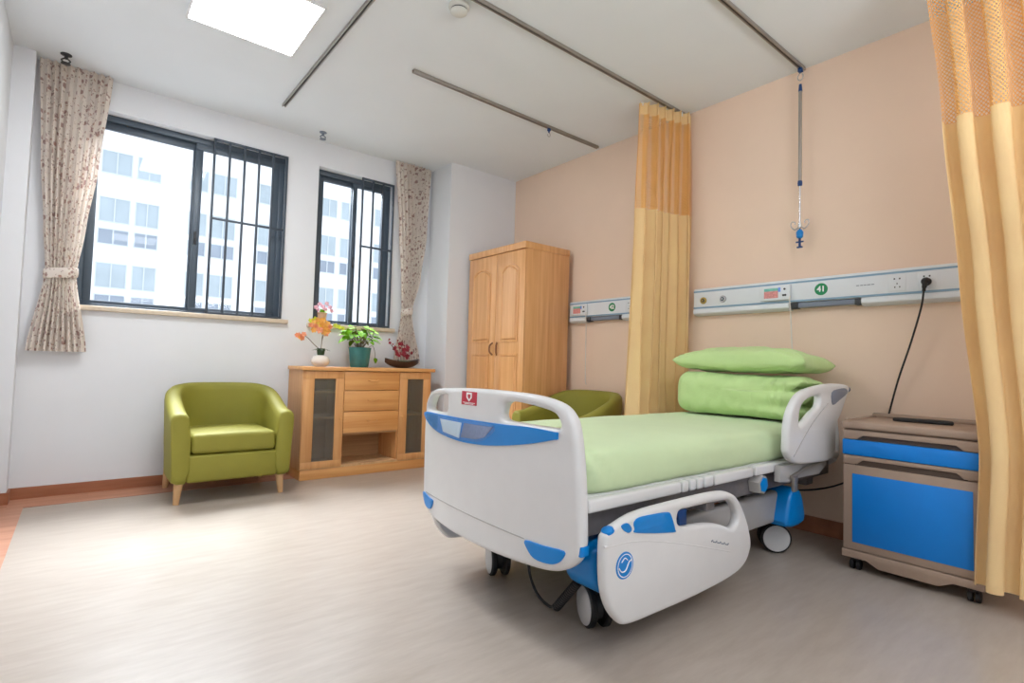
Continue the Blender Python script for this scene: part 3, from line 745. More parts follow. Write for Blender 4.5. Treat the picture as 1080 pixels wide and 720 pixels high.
# ================================================================== HEAD-WALL PANELS
def head_panel(y0, y1, label, num, ybadge, yunit, gap, sockets, gases, plug_y=None):
    t = thing('bedhead_panel', (XH - 0.03, (y0 + y1) / 2, 1.34), label, 'medical wall panel', 'white medical panels on the peach wall')
    X = XH - 0.06
    bm = BM(); box(bm, X, XH, y0, y1, 1.385, 1.528, 0.006); part('housing', bm, M_panel, t)
    bm = BM(); box(bm, X - 0.0015, X + 0.004, y0 + 0.001, y1 - 0.001, 1.502, 1.513); box(bm, X - 0.0015, X + 0.004, y0 + 0.001, y1 - 0.001, 1.387, 1.398); part('stripe', bm, M_pline, t)
    for (a, c) in ((y0, gap[0]), (gap[1], y1)):
        if c - a > 0.02:
            bm = BM(); rows = []
            for (xx, zz) in ((XH, 1.385), (X + 0.002, 1.385), (X - 0.004, 1.372), (X - 0.002, 1.355), (X + 0.012, 1.342), (XH, 1.338)):
                rows.append([bm.verts.new((xx, a, zz)), bm.verts.new((xx, c, zz))])
            grid_faces(bm, rows); bm.faces.new([r_[0] for r_ in rows]); bm.faces.new([r_[1] for r_ in rows])
            part('lamp_cover', bm, M_panel, t)
    bm = BM(); box(bm, X + 0.012, XH, gap[0] + 0.001, gap[1] - 0.001, 1.352, 1.3848, 0.003); part('lamp_recess', bm, M_pgrey, t)
    for (a, c) in ((gap[0] + 0.002, gap[0] + 0.035), (gap[1] - 0.05, gap[1] - 0.002)):
        bm = BM(); box(bm, X + 0.004, XH - 0.01, a, c, 1.346, 1.384, 0.003); part('end_cap', bm, M_dark, t)
    f = lambda u, v, ww: (X - 0.0012 - ww, ybadge - u, 1.452 + v)
    bm = BM(); lathe(bm, [(0, 0.0), (0.036, 0.0), (0.036, 0.0014), (0, 0.0016)], (X, ybadge, 1.452), 32, (-1, 0, 0)); bd = part('number_badge', bm, M_badge, t)
    bm = text_bm(num, 0.046, lambda u, v, ww: (X - 0.0022 - ww, ybadge - u, 1.452 + v)); part('number', bm, M_print, bd, label='white number ' + num)
    for y in gases:
        bm = BM(); lathe(bm, [(0.024, 0), (0.024, 0.006), (0.019, 0.012), (0.014, 0.012), (0.012, 0.006), (0.006, 0.006), (0.006, 0.016), (0, 0.017)], (X, y, 1.442), 24, (-1, 0, 0))
        go = part('gas_outlet', bm, M_brass if y == gases[0] else M_steel, t)
        bm = BM(); lathe(bm, [(0.012, 0.0065), (0.0115, 0.0135), (0.0065, 0.0140), (0, 0.0175)], (X, y, 1.442), 16, (-1, 0, 0)); part('port', bm, M_dark, go)
    for y in sockets:
        bm = BM(); box(bm, X - 0.003, X, y - 0.04, y + 0.04, 1.408, 1.494, 0.002); so = part('power_socket', bm, M_panel, t)
        bm = BM()
        for dy in (-0.012, 0.012): box(bm, X - 0.0038, X - 0.0028, y + dy - 0.0035, y + dy + 0.0035, 1.469, 1.477)
        if plug_y is None or abs(y - plug_y) > 0.02:
            box(bm, X - 0.0038, X - 0.0028, y - 0.002, y + 0.002, 1.442, 1.451)
            for dy in (-0.011, 0.011): box(bm, X - 0.0038, X - 0.0028, y + dy - 0.0035, y + dy + 0.0015, 1.424, 1.432)
        part('socket_hole', bm, M_dark, so)
    # call unit
    cu = thing('nurse_call_unit', (X - 0.012, yunit, 1.402), ('white nurse call unit with colour screen on the panel over the bed' if num == '41' else 'white nurse call unit on the panel beside the wardrobe'), 'call unit', 'nurse call units')
    hw = 0.093
    bm = BM(); box(bm, X - 0.022, X - 0.0025, yunit - hw, yunit + hw, 1.402, 1.496, 0.005, 3); part('body', bm, M_panel, cu)
    yl = yunit + hw
    bm = BM(); box(bm, X - 0.0235, X - 0.02, yl - 0.115, yl - 0.028, 1.462, 1.480); sc = part('screen', bm, M_screen1, cu)
    bm = BM(); box(bm, X - 0.0235, X - 0.02, yl - 0.115, yl - 0.028, 1.418, 1.4615); part('key_field', bm, M_screen3, cu)
    bm = BM(); box(bm, X - 0.0235, X - 0.02, yl - 0.130, yl - 0.1155, 1.455, 1.482); part('side_screen', bm, M_screen2, cu)
    for (dy, dz) in ((0.155, 0.068), (0.148, 0.030), (0.160, 0.030)):
        bm = BM(); lathe(bm, [(0.0065, 0), (0.006, 0.004), (0, 0.005)], (X - 0.022, yl - dy, 1.402 + dz), 12, (-1, 0, 0)); part('button', bm, M_dark, cu)
    return X
PX = head_panel(0.42, 2.13, 'long white medical panel with sockets and green badge above the bed head', '41', 1.284, 1.548, (1.075, 1.47), (0.905, 0.775), (2.052, 1.905), 0.775)
head_panel(2.56, 3.375, 'short white medical panel with green badge between wardrobe and apricot curtain', '42', 2.885, 3.245, (2.78, 3.18), (2.70,), ())
bm = BM()
for i, (a, c) in enumerate(((1.10, 1.085), (1.08, 1.066), (1.062, 1.05), (1.046, 1.03), (1.026, 1.012))): box(bm, PX - 0.0012, PX + 0.001, c, a, 1.452, 1.4565)
part('print', bm, M_ltext, bpy.data.objects['bedhead_panel'], label='faint line of small grey print')
bm = BM(); yl = 1.455
tube(bm, curve1([(PX - 0.016, yl, 1.425), (PX - 0.024, yl, 1.40), (PX - 0.02, yl - 0.004, 1.34), (PX - 0.012, yl - 0.006, 1.22), (PX - 0.008, yl - 0.01, 1.10), (PX + 0.006, yl - 0.02, 1.0), (PX + 0.014, yl - 0.03, 0.94)], 8), 0.0035, 8)
solo('call_cord', bm, M_cablew, 'thin white nurse call cord hanging behind the green pillow', 'cord', 'white call cords')
bm = BM(); yl = 3.155
tube(bm, curve1([(PX - 0.016, yl, 1.425), (PX - 0.024, yl, 1.40), (PX - 0.018, yl, 1.30), (PX - 0.014, yl + 0.002, 1.05), (PX - 0.014, yl, 0.86), (PX - 0.013, yl - 0.01, 0.80)], 8), 0.0035, 8)
solo('call_cord', bm, M_cablew, 'thin white nurse call cord hanging above the armchair behind the bed', 'cord', 'white call cords')

# power cord
pc = thing('power_cord', (PX - 0.03, 0.775, 0.3), 'black power cord plugged into the wall panel and drooping behind the bedside cabinet', 'cord')
bm = BM(); lathe(bm, [(0, 0), (0.021, 0), (0.021, 0.02), (0.015, 0.034), (0.008, 0.04), (0, 0.041)], (PX - 0.0042, 0.775, 1.443), 20, (-1, 0, 0))
tube(bm, curve1([(PX - 0.028, 0.775, 1.443), (PX - 0.036, 0.777, 1.425), (PX - 0.035, 0.781, 1.39)], 5), [0.013] * 5 + [0.011] * 3 + [0.008] * 3, 12)
part('plug', bm, M_black, pc)
bm = BM(); tube(bm, curve1([(PX - 0.035, 0.780, 1.40), (PX - 0.030, 0.795, 1.30), (PX - 0.010, 0.845, 1.12), (PX + 0.012, 0.905, 0.93), (PX + 0.034, 0.955, 0.74), (PX + 0.04, 1.0, 0.55), (PX + 0.02, 1.06, 0.42), (PX - 0.1, 1.16, 0.335), (PX - 0.28, 1.26, 0.31), (PX - 0.45, 1.36, 0.33)], 10), 0.0048, 8)
part('cable', bm, M_cable, pc)

# ================================================================== BEDSIDE CABINET
cx0, cx1, cy0, cy1 = 2.962, 3.405, 0.492, 1.018
c = thing('bedside_cabinet', ((cx0 + cx1) / 2, (cy0 + cy1) / 2, 0), 'taupe bedside cabinet with blue drawer and blue door on castors by the bed head', 'cabinet')
bm = BM(); box(bm, cx0 - 0.006, cx1, cy0 - 0.006, cy1 + 0.006, 0.684, 0.722, 0.012, 3)
bmr = box(bm, cx1 - 0.03, cx1, cy0, cy1, 0.715, 0.745, 0.01, 3)
box(bm, cx0 + 0.02, cx1 - 0.03, cy0 + 0.0, cy0 + 0.02, 0.715, 0.731, 0.006); box(bm, cx0 + 0.02, cx1 - 0.03, cy1 - 0.02, cy1, 0.715, 0.731, 0.006)
part('top', bm, M_taupe, c)
bm = BM(); box(bm, cx0 + 0.022, cx1, cy0, cy1, 0.10, 0.682, 0.004); part('body', bm, M_taupe, c)
def recess_strip(z0, z1, up):
    """front strip with a long trapezoid finger recess"""
    out = [(cy0, z0), (cy1, z0), (cy1, z1), (cy0, z1)]
    return out
def front_plate(poly, x0, x1, bev=0.004):
    return plate(poly, [], x1 - x0, bev, lambda u, v, ww: ((x0 + x1) / 2 + ww, u, v), k=1)
# drawer: top strip notched from below, blue front
d1 = thing('tmp', (0, 0, 0)); bpy.data.objects.remove(d1)
bm = front_plate([(cy0 + 0.002, 0.634), (cy0 + 0.06, 0.634), (cy0 + 0.085, 0.654), (cy1 - 0.085, 0.654), (cy1 - 0.06, 0.634), (cy1 - 0.002, 0.634), (cy1 - 0.002, 0.679), (cy0 + 0.002, 0.679)], cx0, cx0 + 0.02)
part('drawer_rail', bm, M_taupe, c)
bm = BM(); box(bm, cx0 - 0.003, cx0 + 0.019, cy0 - 0.001, cy1 + 0.001, 0.558, 0.632, 0.004); dw = part('drawer', bm, M_cabblue, c, label='blue drawer front')
bm = BM(); box(bm, cx0 + 0.014, cx0 + 0.0215, cy0 + 0.05, cy1 - 0.05, 0.633, 0.656); part('handle_recess', bm, M_taupe_shade, dw)  # strip coloured dark as the shade inside the finger recess
bm = front_plate([(cy0 + 0.002, 0.514), (cy0 + 0.06, 0.514), (cy0 + 0.085, 0.536), (cy1 - 0.085, 0.536), (cy1 - 0.06, 0.514), (cy1 - 0.002, 0.514), (cy1 - 0.002, 0.556), (cy0 + 0.002, 0.556)], cx0, cx0 + 0.02)
part('front_rail', bm, M_taupe, c)
bm = BM(); box(bm, cx0, cx0 + 0.0205, cy0 + 0.002, cy1 - 0.002, 0.102, 0.508, 0.004); dr = part('door', bm, M_taupe, c)
bm = BM(); box(bm, cx0 - 0.0025, cx0 + 0.004, cy0 + 0.030, cy1 - 0.042, 0.138, 0.468, 0.0015); part('door_panel', bm, M_cabblue, dr, label='bright blue door panel')
bm = BM(); box(bm, cx0 + 0.012, cx0 + 0.0215, cy0 + 0.05, cy1 - 0.05, 0.5085, 0.538); part('handle_recess', bm, M_taupe_shade, dr)
bm = plate([(cy0 - 0.004, 0.098), (cy1 + 0.004, 0.098), (cy1 + 0.004, 0.062), (cy1 - 0.10, 0.062), (cy1 - 0.15, 0.036), (cy0 + 0.15, 0.036), (cy0 + 0.10, 0.062), (cy0 - 0.004, 0.062)], [], cx1 - cx0 + 0.006, 0.006, lambda u, v, ww: ((cx0 + cx1) / 2 - 0.003 + ww, u, v), k=1)
part('base', bm, M_taupe, c)
for (x, y) in ((cx0 + 0.04, cy0 + 0.035), (cx0 + 0.04, cy1 - 0.045), (cx1 - 0.045, cy0 + 0.035), (cx1 - 0.045, cy1 - 0.045)):
    bm = BM(); cyl(bm, (x, y, 0.045), (x, y, 0.0625), 0.022, n=14)
    for s_ in (-1, 1): lathe(bm, [(0, -0.009), (0.022, -0.009), (0.025, -0.006), (0.025, 0.006), (0.022, 0.009), (0, 0.009)], (x, y + s_ * 0.013, 0.025), 18, (0, 1, 0))
    part('castor', bm, M_black, c)
bm = BM(); q = [(3.20, 0.86), (3.225, 0.885), (3.29, 0.70), (3.30, 0.655), (3.27, 0.645), (3.24, 0.66)]
bm = plate([(3.215, 0.855), (3.245, 0.872), (3.275, 0.855), (3.300, 0.685), (3.29, 0.655), (3.265, 0.645), (3.238, 0.66)], [], 0.018, 0.006, lambda u, v, ww: (u - 0.03, v - 0.005, 0.7315 + ww), k=5)
solo('handset', bm, M_black, 'flat black handset lying on top of the bedside cabinet', 'handset')

# ================================================================== THE BED
BX0, BX1, BY0, BY1 = 1.25, 3.40, 1.165, 2.145
B = thing('hospital_bed', (2.3, 1.65, 0), 'white and blue adjustable hospital bed with side rails on castors', 'bed')
YC = 1.655
def bow(y): return -0.035 * max(0.0, 1 - ((y - YC) / 0.50) ** 2)
fb = [(2.137, 0.371), (2.145, 0.526), (2.147, 0.67), (2.132, 0.765), (2.085, 0.820), (1.992, 0.840), (1.754, 0.852), (1.55, 0.854), (1.374, 0.848), (1.265, 0.828), (1.213, 0.79), (1.192, 0.735), (1.175, 0.619), (1.165, 0.474), (1.165, 0.376), (1.188, 0.325), (1.246, 0.288), (1.321, 0.272), (1.469, 0.262), (1.659, 0.257), (1.89, 0.262), (2.05, 0.280), (2.115, 0.315)]
holeL = [(2.100, 0.742), (2.085, 0.788), (2.045, 0.808), (1.955, 0.816), (1.925, 0.806), (1.925, 0.752), (1.955, 0.739)]
holeR = [(1.531, 0.752), (1.534, 0.795), (1.505, 0.816), (1.44, 0.817), (1.30, 0.799), (1.262, 0.774), (1.258, 0.748), (1.30, 0.744), (1.42, 0.745)]
FT = 0.05
bm = plate(fb, [holeL, holeR], FT, 0.018, lambda u, v, ww: (BX0 + ww + bow(u) + FT / 2 - 0.01, u, v), k=5, cuts=22, res=3)
FB = part('footboard', bm, M_bedw, B, ang=50)
XF = BX0 - 0.01                                   # front face of the footboard before the bow
def fbm(off): return lambda u, v, ww: (XF - off + ww + bow(u), u, v)
strip = [(2.138, 0.725), (1.96, 0.729), (1.747, 0.730), (1.545, 0.733), (1.387, 0.738), (1.27, 0.7335), (1.2585, 0.733), (1.2565, 0.731), (1.2563, 0.722), (1.2565, 0.713), (1.2585, 0.7105), (1.27, 0.708), (1.368, 0.684), (1.487, 0.662), (1.638, 0.643), (1.809, 0.637), (1.98, 0.650), (2.09, 0.680)]
bm = plate(strip, [], 0.008, 0.002, fbm(0.002), k=4, cuts=24); ST = part('front_stripe', bm, M_blue, FB, label='blue curved stripe across the footboard')
bm = plate([(1.965, 0.712), (1.785, 0.713), (1.80, 0.650), (1.935, 0.660)], [], 0.003, 0.001, fbm(0.0075), k=1, cuts=5); part('name_card', bm, M_card, FB, label='white name card')
bm = plate([(1.765, 0.714), (1.575, 0.718), (1.625, 0.674), (1.68, 0.660), (1.788, 0.655)], [], 0.003, 0.001, fbm(0.0075), k=1, cuts=5); part('control_card', bm, M_cardg, FB, label='grey printed card')
bm = plate([(2.09, 0.722), (1.80, 0.724), (1.56, 0.724), (1.62, 0.665), (1.70, 0.650), (1.83, 0.644), (1.97, 0.654), (2.06, 0.68)], [], 0.003, 0.001, fbm(0.0115), k=3, cuts=14); part('card_cover', bm, M_acryl, FB, label='clear plastic card cover')
for P_, lb in (([(1.391, 0.353), (1.308, 0.356), (1.222, 0.361), (1.226, 0.335), (1.251, 0.313), (1.291, 0.303), (1.346, 0.304), (1.379, 0.326)], 'blue corner bumper'), ([(2.124, 0.369), (2.06, 0.357), (2.019, 0.352), (2.032, 0.318), (2.06, 0.308), (2.10, 0.322)], 'blue corner bumper')):
    bm = plate(P_, [], 0.008, 0.002, fbm(0.002), k=3, cuts=4); part('corner_bumper', bm, M_blue, FB, label=lb)
bm = BM(); box(bm, BX0 - 0.004, BX0 + 0.034, 1.1625, 1.215, 0.352, 0.385, 0.003); part('edge_bumper', bm, M_blue, FB, label='blue edge bumper')
bm = plate([(2.10, 0.374), (1.40, 0.358), (1.40, 0.354), (2.10, 0.370)], [], 0.003, 0.001, fbm(0.0005), k=1, cuts=12); part('groove', bm, M_bedg, FB)
bm = plate([(1.798, 0.840), (1.690, 0.840), (1.692, 0.787), (1.800, 0.786)], [], 0.002, 0.0006, fbm(0.0008), k=1, cuts=3); SK = part('sticker', bm, M_red, FB, label='red square sticker with white emblem')
bm = BM()
em = lambda u, v, ww: (XF - 0.0024 + ww + bow(u), u, v)
for P_ in ([(1.762, 0.836), (1.724, 0.836), (1.724, 0.816), (1.743, 0.800), (1.762, 0.816)],):
    e = plate(P_, [[(1.754, 0.829), (1.732, 0.829), (1.732, 0.818), (1.743, 0.809), (1.754, 0.818)]], 0.0012, 0.0003, em, k=1); me_ = bpy.data.meshes.new('t'); e.to_mesh(me_); e.free(); bm.from_mesh(me_); bpy.data.meshes.remove(me_)
for (a, c_, z) in ((1.788, 1.702, 0.7945), (1.776, 1.712, 0.790)):
    e = plate([(a, z), (c_, z), (c_, z + 0.0022), (a, z + 0.0022)], [], 0.0012, 0.0003, em, k=1); me_ = bpy.data.meshes.new('t'); e.to_mesh(me_); e.free(); bm.from_mesh(me_); bpy.data.meshes.remove(me_)
part('emblem', bm, M_print, SK, label='white shield emblem and lines')
# headboard
hb = [(y, z * 0.98 + 0.01) for y, z in [(2.12, 0.45), (2.13, 0.67), (2.10, 0.80), (2.03, 0.845), (1.75, 0.862), (1.55, 0.862), (1.28, 0.845), (1.215, 0.80), (1.19, 0.67), (1.20, 0.45), (1.40, 0.42), (1.90, 0.42)]]
bm = plate(hb, [], 0.04, 0.014, lambda u, v, ww: (3.385 + ww, u, v), k=4); part('headboard', bm, M_bedw, B, ang=50)

# near and far side rails
sr = [(1.286, 0.405), (1.290, 0.282), (1.316, 0.204), (1.364, 0.145), (1.412, 0.125), (1.549, 0.120), (1.806, 0.119), (2.05, 0.131), (2.160, 0.160), (2.210, 0.22), (2.200, 0.286), (2.165, 0.355), (2.107, 0.429), (2.044, 0.464), (1.944, 0.480), (1.696, 0.482), (1.467, 0.477), (1.352, 0.456), (1.302, 0.436)]
srh = [(1.682, 0.440), (1.745, 0.446), (1.965, 0.442), (2.044, 0.430), (2.091, 0.385), (2.097, 0.345), (2.056, 0.323), (1.966, 0.352), (1.872, 0.371), (1.70, 0.391)]
hr = [(2.548, 0.607), (2.562, 0.723), (2.612, 0.80), (2.695, 0.855), (2.841, 0.883), (3.056, 0.899), (3.269, 0.893), (3.306, 0.868), (3.275, 0.833), (3.185, 0.735), (3.128, 0.68), (3.113, 0.56), (3.09, 0.515), (3.02, 0.502), (2.905, 0.504), (2.687, 0.516), (2.598, 0.538), (2.557, 0.572)]
hrh = [(2.668, 0.705), (2.684, 0.781), (2.755, 0.820), (2.855, 0.837), (2.912, 0.836), (2.910, 0.80), (2.88, 0.778), (2.821, 0.756), (2.704, 0.700)]
def rails(side):
    # side -1: near the viewer (smaller y); +1: far side
    yo = 1.10 if side < 0 else 2.166
    m = lambda off, s=side: (lambda u, v, ww: (u, yo - s * 0 + (s * (off) + ww), v))
    bm = plate(sr, [srh], 0.04, 0.016, lambda u, v, ww: (u, yo - side * 0.02 + ww, v), k=5, res=3)
    r = part('side_rail', bm, M_bedw, B, ang=50)
    f = lambda u, v, ww: (u, yo + side * 0.0008 + ww, v)
    for P_ in ([(1.362, 0.450), (1.388, 0.454), (1.407, 0.442), (1.413, 0.428), (1.397, 0.421), (1.369, 0.436)], [(1.424, 0.449), (1.449, 0.462), (1.52, 0.461), (1.605, 0.456), (1.630, 0.442), (1.654, 0.392), (1.642, 0.380), (1.442, 0.413), (1.429, 0.428)]):
        bm = plate(P_, [], 0.004, 0.0012, f, k=4); part('label_inset', bm, M_blue, r, label='blue inset')
    bm = plate([(1.681, 0.445), (1.738, 0.447), (1.739, 0.388), (1.697, 0.392)], [], 0.028, 0.003, lambda u, v, ww: (u, yo - side * 0.02 + ww, v), k=1); part('latch', bm, M_blued, r, label='blue release latch')
    bm = BM(); lathe(bm, [(0, 0), (0.022, 0), (0.020, 0.008), (0.012, 0.013), (0, 0.014)], (1.318, yo - side * 0.018, 0.434), 18, (-0.45, 0, 1)); part('release_knob', bm, M_blue, r)
    bm = BM(); lathe(bm, [(0, 0), (0.043, 0), (0.042, 0.0018), (0, 0.002)], (1.382, yo, 0.321), 32, (0, side, 0)); lg = part('round_logo', bm, M_blue, r, label='round blue logo')
    bm = BM(); n = 40; R_ = [[], []]
    for k in range(n):
        a = 2 * PI * k / n
        for q, rr in zip(R_, (0.037, 0.034)): q.append(bm.verts.new((1.382 + rr * math.cos(a), yo + side * 0.0026, 0.321 + rr * math.sin(a))))
    grid_faces(bm, R_, closed=True)
    tube(bm, curve1([(1.352, yo + side * 0.0026, 0.318), (1.366, yo + side * 0.0026, 0.304), (1.385, yo + side * 0.0026, 0.306), (1.400, yo + side * 0.0026, 0.328), (1.412, yo + side * 0.0026, 0.334)], 5), 0.002, 6)
    tube(bm, curve1([(1.364, yo + side * 0.0026, 0.334), (1.380, yo + side * 0.0026, 0.345), (1.394, yo + side * 0.0026, 0.336)], 5), 0.0016, 6)
    part('logo_mark', bm, M_print, lg)
    bm = BM()
    for i in range(9):
        u = 1.895 + i * 0.0145; v = 0.302 - i * 0.0042
        tube(bm, [(u, yo + side * 0.0014, v), (u + 0.010, yo + side * 0.0014, v + 0.003 * (-1) ** i)], 0.0026, 5)
    part('brand_script', bm, M_ltext, r, label='small slanted grey script')
    bm = BM(); tube(bm, curve1([(1.285, yo - side * 0.003, 0.395), (1.45, yo - side * 0.003, 0.385), (1.70, yo - side * 0.003, 0.33), (2.04, yo - side * 0.003, 0.235)], 6), 0.004, 8); part('crease', bm, M_bedw, r)
    # arm joining the rail to the frame
    for x in (1.55, 1.95):
        bm = BM(); box(bm, x - 0.03, x + 0.03, yo - side * 0.035, yo - side * 0.16, 0.40, 0.44, 0.006); part('rail_arm', bm, M_steelg, B)
    lo = 0.0 if side < 0 else 0.42                       # the far one is folded down
    f = lambda u, v, ww: (u, yo + side * 0.0008 + ww, v - lo)
    h = part('head_rail', plate(hr, [hrh], 0.04, 0.016, lambda u, v, ww: (u, yo - side * 0.02 + ww, v - lo), k=5, res=3), M_bedw, B, ang=50)
    bm = plate([(3.05, 0.855), (3.15, 0.872), (3.24, 0.873), (3.258, 0.848), (3.15, 0.812), (3.06, 0.790)], [], 0.004, 0.0012, f, k=3); part('control_panel', bm, M_pgrey, h, label='grey control panel')
    bm = BM(); cyl(bm, (3.30, yo - side * 0.02, 0.868 - lo), (3.325, yo - side * 0.02, 0.866 - lo), 0.016, n=14); part('end_cap', bm, M_blued, h)
    bm = BM(); tube(bm, curve1([(2.60, yo + side * 0.001, 0.56 - lo), (2.80, yo + side * 0.001, 0.70 - lo), (3.0, yo + side * 0.001, 0.80 - lo)], 6), 0.002, 6); part('crease', bm, M_bedg, h)
    bm = plate([(2.55, 0.515), (2.545, 0.442), (2.64, 0.430), (2.72, 0.440), (2.99, 0.432), (3.08, 0.472), (3.08, 0.50)], [], 0.03, 0.006, lambda u, v, ww: (u, yo - side * 0.05 + ww, v), k=1); bk = part('rail_bracket', bm, M_bedg, B)
    bm = BM(); tube(bm, curve1([(2.63, yo - side * 0.02, 0.46), (2.80, yo - side * 0.02, 0.486), (3.0, yo - side * 0.025, 0.50)], 5), 0.008, 8); box(bm, 2.655, 2.695, yo - side * 0.034, yo - side * 0.016, 0.385, 0.465, 0.006); part('release_lever', bm, M_alu, bk)
    bm = BM(); box(bm, 2.62, 3.02, yo - side * 0.06, yo - side * 0.14, 0.46, 0.50, 0.006); part('rail_arm', bm, M_steelg, B)
rails(-1); rails(1)

# mattress deck
bm = BM(); box(bm, 1.30, 3.36, 1.205, 2.095, 0.482, 0.524, 0.006); part('deck', bm, M_bedw, B)
for (ya) in (1.186, 2.114):
    for (a, c_) in ((1.285, 1.80), (1.81, 1.85), (1.862, 1.902), (1.914, 1.954), (1.966, 2.03), (2.042, 2.36), (2.385, 2.78), (2.80, 3.34)):
        bm = BM(); box(bm, a, c_, ya - 0.018, ya + 0.018, 0.480, 0.523, 0.008, 3); part('deck_edge', bm, M_bedw, B)
bm = BM()
for ya in (1.24, 2.06): box(bm, 1.30, 3.34, ya - 0.02, ya + 0.02, 0.385, 0.481, 0.006)
for xa in (1.33, 1.9, 2.5, 3.3): box(bm, xa - 0.03, xa + 0.03, 1.26, 2.04, 0.40, 0.47, 0.005)
part('deck_frame', bm, M_steelg, B)
for q in ((1.33, 1.40), (3.25, 3.34)):
    bm = BM(); box(bm, q[0], q[1], 1.30, 2.0, 0.31, 0.42, 0.01); part('end_beam', bm, M_steelg, B)
bm = BM()
for ya in (1.285, 2.015): box(bm, 1.62, 2.92, ya - 0.03, ya + 0.03, 0.19, 0.345, 0.02, 3)
box(bm, 1.62, 1.72, 1.31, 1.99, 0.21, 0.31, 0.01); box(bm, 2.82, 2.92, 1.31, 1.99, 0.21, 0.31, 0.01)
part('base_frame', bm, M_bedg, B)
for xa in (1.95, 2.62):
    bm = BM()
    for ya in (1.36, 1.94): tube(bm, [(xa, ya, 0.27), (xa + 0.14, ya, 0.42)], 0.022, 12)
    tube(bm, [(xa + 0.14, 1.34, 0.41), (xa + 0.14, 1.96, 0.41)], 0.018, 12); part('lift_arm', bm, M_steelg, B)
bm = BM(); box(bm, 2.0, 2.5, 1.58, 1.70, 0.29, 0.38, 0.015); tube(bm, [(2.4, 1.64, 0.34), (2.75, 1.64, 0.39)], 0.018, 12); part('actuator', bm, M_dark, B)
for ya in (1.195, 2.105):
    sg = -1 if ya < 1.6 else 1
    bm = BM(); lathe(bm, [(0.0, -0.02), (0.048, -0.02), (0.048, 0.02), (0.043, 0.028), (0.036, 0.03)], (2.45, ya + sg * -0.0, 0.437), 6, (0, sg, 0)); hg = part('hinge_cover', bm, M_bedg, B)
    bm = BM(); lathe(bm, [(0, 0.022), (0.037, 0.022), (0.035, 0.033), (0, 0.036)], (2.45, ya, 0.437), 6, (0, sg, 0)); part('hinge_cap', bm, M_blue, hg)

def castor(x, y, ang, cover_poly, yc0, yc1, cover=True):
    cr = None
    if cover:
        bm = plate(cover_poly, [], abs(yc1 - yc0), 0.018, lambda u, v, ww: (u, (yc0 + yc1) / 2 + ww, v), k=3, res=3)
        cr = part('castor_cover', bm, M_blue, B, label='blue castor cover')
    ax = Vector((math.cos(ang), math.sin(ang), 0)); c0 = Vector((x, y, 0.076))
    bm = BM(); cyl(bm, c0 - ax * 0.014, c0 + ax * 0.014, 0.05, n=20); cyl(bm, (x, y, 0.10), (x, y, 0.20), 0.020, n=14)
    box(bm, x - 0.022, x + 0.022, y - 0.022, y + 0.022, 0.12, 0.165, 0.008)
    cs = part('castor', bm, M_dark, B)
    for s_ in (-1, 1):
        cc = c0 + ax * (s_ * 0.030)
        bm = BM(); lathe(bm, [(0.045, -0.014), (0.070, -0.014), (0.076, -0.008), (0.076, 0.008), (0.070, 0.013), (0.045, 0.013)], cc, 32, ax * s_); wh = part('wheel', bm, M_black, cs)
        bm = BM(); lathe(bm, [(0, 0.0), (0.066, 0.0), (0.069, 0.008), (0.066, 0.015), (0.055, 0.0175), (0, 0.019)], cc, 32, ax * s_); part('wheel_disc', bm, M_wheel, wh)
head_cov = [(2.76, 0.185), (2.765, 0.27), (2.79, 0.335), (2.84, 0.368), (2.895, 0.355), (2.935, 0.30), (2.95, 0.185)]
foot_cov = [(1.335, 0.335), (1.345, 0.235), (1.42, 0.185), (1.56, 0.185), (1.60, 0.24), (1.60, 0.345), (1.50, 0.365), (1.40, 0.36)]
castor(1.520, 1.345, math.radians(156), foot_cov, 1.19, 1.33)
castor(1.520, 1.930, math.radians(156), foot_cov, 1.99, 2.13)
castor(2.925, 1.335, math.radians(222), head_cov, 1.19, 1.33)
castor(2.925, 1.945, math.radians(222), head_cov, 1.97, 2.11)

# hanging control cable
cc = thing('control_cable', (1.45, 1.5, 0.05), 'black coiled cable looping down beneath the footboard', 'cable')
bm = BM(); tube(bm, curve1([(1.42, 1.625, 0.30), (1.44, 1.632, 0.19), (1.45, 1.63, 0.11), (1.45, 1.585, 0.05), (1.45, 1.52, 0.027), (1.45, 1.474, 0.036)], 8), 0.0055, 8); part('cable', bm, M_cable, cc)
bm = BM(); P_ = []
a, b_ = Vector((1.45, 1.476, 0.034)), Vector((1.45, 1.366, 0.165)); d_ = (b_ - a); u_ = d_.normalized(); e1 = u_.orthogonal().normalized(); e2 = u_.cross(e1)
for i in range(161):
    t = i / 160; an = 2 * PI * 16 * t; P_.append(a + d_ * t + (e1 * math.cos(an) + e2 * math.sin(an)) * 0.0125)
tube(bm, P_, 0.0055, 6); cyl(bm, a, b_, 0.011, n=10); part('coil', bm, M_cable, cc)
bm = BM(); tube(bm, curve1([tuple(b_), (1.45, 1.385, 0.19), (1.44, 1.43, 0.25), (1.42, 1.46, 0.30)], 6), 0.0055, 8); part('cable_end', bm, M_cable, cc)

